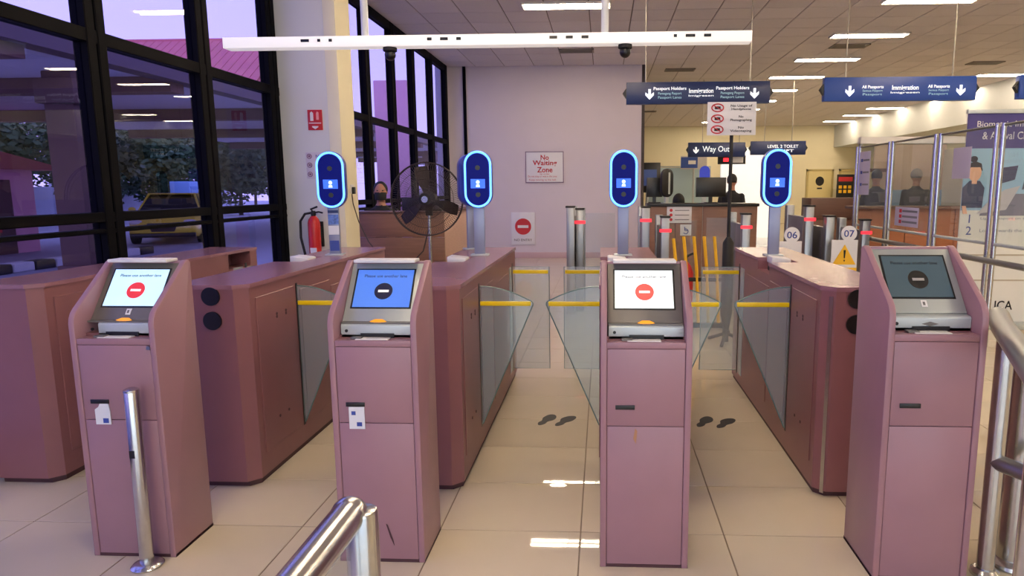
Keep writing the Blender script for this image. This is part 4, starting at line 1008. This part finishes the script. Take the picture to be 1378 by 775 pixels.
# booths
def booth(x, y, label, wd=2.2):
    t = thing('inspection_booth', label, 'booth', (x, y, 0))
    for k in range(3): MB().box(-wd / 2 + k * wd / 3 + .004, -wd / 2 + (k + 1) * wd / 3 - .004, 0, .05, 0, 1.12).build('front_panel', M['woodr'], t, bevel=.003)
    MB().box(-wd / 2 - .03, wd / 2 + .03, -.08, .45, 1.12, 1.16).build('counter', M['woodd'], t, bevel=.004)
    MB().box(-wd / 2, wd / 2, 0.02, .032, 1.16, 2.1).build('glass_front', M['gpart'], t)
    for xx in (-wd / 2, 0, wd / 2): MB().box(xx - .02, xx + .02, 0, .05, 1.16, 2.12).build('mullion', M['steel_dull'], t)
    MB().box(-wd / 2 + .95, wd / 2, 1.9, 1.95, 0, 2.2).build('back_wall', mat('booth_back', (198, 170, 150), .7), t)
    MB().box(-wd / 2 + .95, wd / 2, 1.88, 1.9, 1.0, 1.4).build('blue_band', mat('booth_blue', (140, 175, 215), .6), t)
    MB().box(wd / 2 - .04, wd / 2, .05, 1.9, 0, 2.1).build('side_wall', mat('booth_side', (205, 196, 180), .7), t)
    MB().box(-wd / 2 - .02, wd / 2 + .02, -.02, .1, 2.1, 2.2).build('header', M['white'], t)
    MB().box(-.35, .15, 1.86, 1.88, 1.72, 1.78).build('shelf', M['woodd'], t)
booth(5.0, 10.5, 'wood front glass inspection booth with officers, behind the partition')
booth(7.6, 10.9, 'second wood front inspection booth, hidden mostly by the banner')
t = thing('booth_equipment', 'black computer equipment on the booth counter', 'monitor', (5.75, 10.75, 1.16))
MB().box(-.16, .16, -.02, .02, .08, .36).xf(Matrix.Rotation(.2, 4, 'Y')).build('screen', M['black'], t, bevel=.006); MB().box(-.1, .1, -.08, .08, 0, .02).build('foot', M['black'], t); MB().box(-.02, .02, -.015, .015, .02, .15).build('stand', M['black'], t)
# far wall doors and poster
dm = mat('door_cream', (224, 208, 150), .55)
dr = thing('door_1', 'cream door with dark round emblem on the far wall', 'door', (8.8, YF - .06, 0), kind='structure')
MB().box(-.46, .46, 0, .06, 0, 2.1).build('leaf', dm, dr, bevel=.004); f = MB().box(-.54, -.46, -.02, .06, 0, 2.18).box(.46, .54, -.02, .06, 0, 2.18).box(-.54, .54, -.02, .06, 2.1, 2.18); f.build('frame', mat('door_frame', (200, 182, 124), .5), dr)
disc(MB(), .0, 1.7, .17, -.008, .004, 24, 1, 1.1).build('emblem', M['blackm'], dr); MB().box(-.1, .1, -.008, .004, 1.38, 1.44).build('emblem_text', M['blackm'], dr); MB().ball((.38, -.03, 1.0), .03).build('handle', M['steel'], dr)
dr = thing('door_2', 'cream door half hidden by the dark poster stand, far wall', 'door', (10.1, YF - .06, 0), kind='structure')
MB().box(-.46, .46, 0, .06, 0, 2.1).build('leaf', dm, dr, bevel=.004); f = MB().box(-.54, -.46, -.02, .06, 0, 2.18).box(.46, .54, -.02, .06, 0, 2.18).box(-.54, .54, -.02, .06, 2.1, 2.18); f.build('frame', mat('door_frame', (200, 182, 124), .5), dr)
t = thing('poster_stand', 'dark poster stand with yellow marks before the far wall', 'poster stand', (9.5, 27.0, 0))
MB().box(-.33, .33, 0, .03, .05, 1.95).build('panel', M['blackm'], t, bevel=.004); MB().box(-.36, .36, -.15, .18, 0, .05).build('base', M['blackm'], t); MB().box(-.27, .27, -.005, .002, 1.68, 1.85).build('red_header', M['redp'], t)
for k in range(6): MB().box(-.25 + (k % 3) * .18, -.13 + (k % 3) * .18, -.005, .002, 1.4 - (k // 3) * .17, 1.52 - (k // 3) * .17).build('yellow_mark', M['yellowp'], t)
# small blue sign high on far wall area
t = thing('counter_sign', 'small blue and white sign under the Way Out sign', 'sign', (2.45, 18.5, 0))
MB().box(-.35, .35, -.02, .02, 1.95, 2.3).build('panel', mat('sign_grey', (196, 192, 190), .6), t); MB().box(-.35, .1, -.025, -.018, 1.98, 2.27).build('blue_field', M['navy'], t); MB().box(-.15, .05, -.03, -.024, 2.08, 2.18).build('mark', M['white'], t); MB().cyl((0, 0, 0), (0, 0, 1.95), .03, n=10).build('pole', M['silver'], t)

# ------------------------------------------------------------------ outdoors
GZ = -.10
tag(MB().box(-60, XL - .1, -40, 90, GZ - .1, GZ).box(XL - .1, 40, -40, YB - .2, GZ - .1, GZ).build('ground', M['asphalt']), 'grey driveway outside the windows', 'ground', kind='structure')
t = thing('canopy', 'drive-through canopy outside with pink tiled roof', 'canopy', (-8, 14, 3.55), kind='structure')
MB().box(-9, 0, -9, 46, .0, .22).build('soffit', M['concrete'], t)
for y in (-5, -1.4, 3.6, 9.5, 16, 24, 32): MB().box(-8.8, -.1, y, y + .4, -.28, 0).build('beam', M['beam'], t)
MB().box(-.25, .1, -9, 46, -.10, .3).build('fascia', mat('fascia_dark', (92, 74, 84), .7), t)
# raised pink tiled roof above the canopy
rf = thing('pink_roof', 'pink tiled pitched roof rising above the canopy outside', 'roof', (-15.0, 21.5, 3.77), kind='structure')
ra, rb = Vector((0, 0, .55)), Vector((0, 3.6, 3.1)); dd = rb - ra; nrow = 9; ncol = 22
MB().prism([(ra.y, ra.z - .04), (rb.y, rb.z - .04), (7.2, .5), (7.2, 0), (.15, 0), (.15, ra.z - .04)], 'x', -3.4, 3.6).build('roof_body', M['pinkr'], rf)
rt_me = MB().box(-.15, .15, 0, dd.length / nrow + .04, 0, .05).xf(Matrix.Rotation(math.atan2(dd.z, dd.y), 4, 'X')).mesh('roof_tile', M['pinkr'], bevel=.012, seg=1)
for r in range(nrow):
    for c in range(ncol):
        p = ra.lerp(rb, r / nrow); link('roof_tile', rt_me, rf, loc=(-3.25 + c * .315, p.y, p.z - .01))
MB().tube([(-3.4, rb.y, rb.z), (3.7, rb.y, rb.z)], .09, n=10).build('ridge_cap', M['pinkr'], rf)
def column(x, y, w_, z1, m_, label):
    t = thing('canopy_column', label, 'column', (x, y, GZ))
    MB().box(-w_ / 2, w_ / 2, -w_ / 2, w_ / 2, 0, z1 - GZ).build('shaft', m_, t, bevel=.02)
    MB().box(-w_ / 2 - .08, w_ / 2 + .08, -w_ / 2 - .08, w_ / 2 + .08, z1 - GZ - .5, z1 - GZ - .12).build('capital', m_, t, bevel=.02)
    MB().box(-w_ / 2 - .05, w_ / 2 + .05, -w_ / 2 - .05, w_ / 2 + .05, 0, .35).build('foot', m_, t, bevel=.02)
column(-8.4, 10.5, .48, 3.27, M['brownc'], 'brown square column under the canopy, seen through the left windows')
column(-8.4, 32.8, .48, 3.27, M['brownc'], 'brown canopy column far back outside')
t = tag(rectm(-6.75, -5.75, 20.0, 20.8, GZ, 4.6).build('pink_column', M['pinkw'], bevel=.03), 'bright pink building column seen through the far windows', 'column')
# boundary wall panels
t = thing('boundary_wall', 'white panelled boundary wall behind the trees outside', 'wall', (-26, 18, GZ), kind='structure')
for k in range(14): MB().box(-.06, .06, -14 + k * 3.0, -14 + k * 3.0 + 2.8, 0, 1.7).build('panel', mat('wall_white', (222, 226, 236), .8), t)
for k in range(15): MB().box(-.12, .12, -14.1 + k * 3.0 - .12, -14.1 + k * 3.0 + .12, 0, 1.85).build('post', mat('wall_white', (222, 226, 236), .8), t)
# guard house
t = thing('guard_house', 'pink guard house with hipped roof outside the left window', 'building', (-16.5, 14.4, GZ))
MB().box(-2, 2, -2.2, 2.2, 0, 2.1).build('wall', M['pinkw'], t); MB().box(1.9, 2.03, .7, 1.5, 0, 1.8).build('doorway', M['brownc'], t); MB().box(1.9, 2.03, -1.3, -.2, .8, 1.6).build('window', M['carglass'], t)
MB().add([(-2.6, -2.8, 2.05), (2.6, -2.8, 2.05), (2.6, 2.8, 2.05), (-2.6, 2.8, 2.05), (-.6, -.6, 3.0), (.6, -.6, 3.0), (.6, .6, 3.0), (-.6, .6, 3.0)], [(0, 3, 2, 1), (4, 5, 6, 7), (0, 1, 5, 4), (1, 2, 6, 5), (2, 3, 7, 6), (3, 0, 4, 7)]).build('roof', M['pinkr'], t)
# kerb
t = thing('striped_kerb', 'black and white striped kerb outside the left window', 'kerb', (-11.2, 13.0, GZ))
for k in range(12): MB().box(-.15, .15, -3 + k * .5, -3 + k * .5 + .48, 0, .18).build('kerb_block', M['kerbb'] if k % 2 else M['kerbw'], t, bevel=.02, seg=1)
t = thing('utility_box', 'pale blue utility box in front of the white boundary wall', 'utility box', (-20.9, 33.0, GZ))
MB().box(-.5, .5, -.5, .5, .1, 1.95).build('cabinet', mat('box_blue', (150, 195, 235), .6), t, bevel=.03); MB().box(-.55, .55, -.55, .55, 0, .12).build('plinth', M['kerbw'], t); MB().box(.5, .53, -.4, .4, .3, 1.7).build('door', mat('box_blue2', (130, 178, 222), .6), t)
# trees
def tree(x, y, hh, r, m_, label):
    t = thing('tree', label, 'tree', (x, y, GZ), 0, 'trees before the boundary wall')
    MB().tube([(0, 0, 0), (.05, .03, hh * .3), (-.03, .05, hh * .62)], [.13, .1, .06], n=8).build('trunk', M['bark'], t)
    fol = MB(); blobs = [(random.uniform(-.6, .6) * r, random.uniform(-.6, .6) * r, hh * random.uniform(.36, .95), r * random.uniform(.42, .62)) for _ in range(12)]
    for bx_, by_, bz_, br in blobs:
        for _ in range(330):
            d = Vector((random.gauss(0, 1), random.gauss(0, 1), random.gauss(0, 1))).normalized() * br * random.uniform(.7, 1.05)
            p = Vector((bx_, by_, bz_)) + d; u = Vector((random.gauss(0, 1), random.gauss(0, 1), random.gauss(0, .5))).normalized() * .17; v = d.cross(u).normalized() * .10
            fol.add([p - u, p + v, p + u, p - v], [(0, 1, 2, 3)])
    o = fol.build('foliage', m_, t); o['kind'] = 'stuff'
tl = [(-23.5, 14.5, 4.2, 2.0, 'a', 'tree outside directly behind the pink guard house'), (-22.5, 19.5, 4.4, 2.1, 'b', 'dark tree outside just left of the brown canopy column'), (-23, 24.5, 4.0, 2.0, 'a', 'tree outside just right of the brown canopy column'),
      (-22.5, 29.5, 4.2, 2.0, 'b', 'dark tree outside behind the yellow car'), (-23.6, 35.5, 4.4, 2.0, 'a', 'broad tree outside behind the pale blue utility box'), (-22.0, 40, 4.4, 2.2, 'b', 'dark tree outside close to the window frame by the pillar'), (-21, 47, 4.8, 2.4, 'a', 'farthest tree outside, close to the pillar')]
tl += [(-30, 18 + 6.5 * k, 6.2, 3.0, 'ab'[k % 2], 'tall tree beyond the white boundary wall, %s from the guard house' % ['first', 'second', 'third', 'fourth', 'fifth', 'sixth', 'seventh'][k]) for k in range(7)]
for x, y, hh, r, k, lb in tl: tree(x, y, hh, r, M['leafa'] if k == 'a' else M['leafb'], lb)
# car
t = thing('yellow_car', 'yellow saloon car parked outside the windows, front turned to viewer', 'car', (-12.35, 18.3, GZ), .42)
def carbody():
    secs = [(0.0, .50, .70, .36, .60), (.12, .78, .84, .24, .68), (.5, .86, .90, .20, .80), (1.1, .89, .91, .20, .90), (1.5, .90, .91, .20, .94), (3.4, .90, .91, .20, .96), (4.0, .87, .88, .22, .98), (4.35, .80, .82, .28, .94), (4.45, .70, .74, .40, .84)]
    vs = []; fs = []; n = 10
    for y, wt, wb, z0, z1 in secs:
        zm = (z0 + z1) / 2
        for p in ((-wb * .9, z0), (-wb, z0 + .12), (-wb, zm), (-wt, z1 - .06), (-wt * .85, z1), (wt * .85, z1), (wt, z1 - .06), (wb, zm), (wb, z0 + .12), (wb * .9, z0)): vs.append((p[0], y, p[1]))
    for i in range(len(secs) - 1):
        for k in range(n): fs.append((i * n + k, i * n + (k + 1) % n, (i + 1) * n + (k + 1) % n, (i + 1) * n + k))
    fs += [tuple(range(n))[::-1], tuple(range((len(secs) - 1) * n, len(secs) * n))]
    return MB().add(vs, fs)
carbody().build('body', M['taxi'], t, ang=50)
def cabin(s, zt, e=0.0):
    secs = [(1.15 - e, .78, .90), (1.85, .60 + e, zt), (3.0, .60 + e, zt), (3.95 + e, .76, .96)]
    vs = []; fs = []
    for y, w_, z in secs: vs += [(-.80 - e, y, .90), (-w_, y, z), (w_, y, z), (.80 + e, y, .90)]
    for i in range(3): fs += [(i * 4 + k, i * 4 + (k + 1) % 4, (i + 1) * 4 + (k + 1) % 4, (i + 1) * 4 + k) for k in range(4)]
    fs += [(3, 2, 1, 0), (12, 13, 14, 15)]
    return MB().add(vs, fs)
cabin(1, 1.42).build('cabin_glass', M['carglass'], t, ang=40)
MB().box(-.60, .60, 1.8, 3.05, 1.405, 1.445).build('roof', M['taxi'], t, bevel=.015)
for s in (-1, 1):
    for ya, yb, zb in ((1.2, 1.85, .9), (2.42, 2.42, .9), (3.9, 3.0, .94)): MB().tube([(s * .80, ya, zb), (s * .605, yb, 1.425)], .035, n=6).build('roof_pillar', M['taxi'], t)
    for y in (.85, 3.55):
        wh = MB().cyl((s * .74, y, .32), (s * .93, y, .32), .32, n=24).build('wheel', M['tyre'], t, bevel=.02); MB().cyl((s * .925, y, .32), (s * .94, y, .32), .2, n=20).build('rim', M['silver'], wh)
    MB().ball((s * .66, .13, .64), .12, 12, 8, (1.5, .8, .6)).build('headlight', M['white'], t); MB().ball((s * .98, 1.35, .98), .1, 10, 8, (1.0, .7, .7)).build('mirror', M['taxi'], t)
MB().prism([(-.38, .62), (.38, .62), (.28, .38), (-.28, .38)], 'y', -.02, .06).build('grille', M['black'], t); MB().box(-.25, .25, -.04, 0, .42, .52).build('number_plate', M['blackm'], t)
MB().box(-.8, .8, -.01, .1, .22, .34).build('bumper', M['black'], t, bevel=.02)
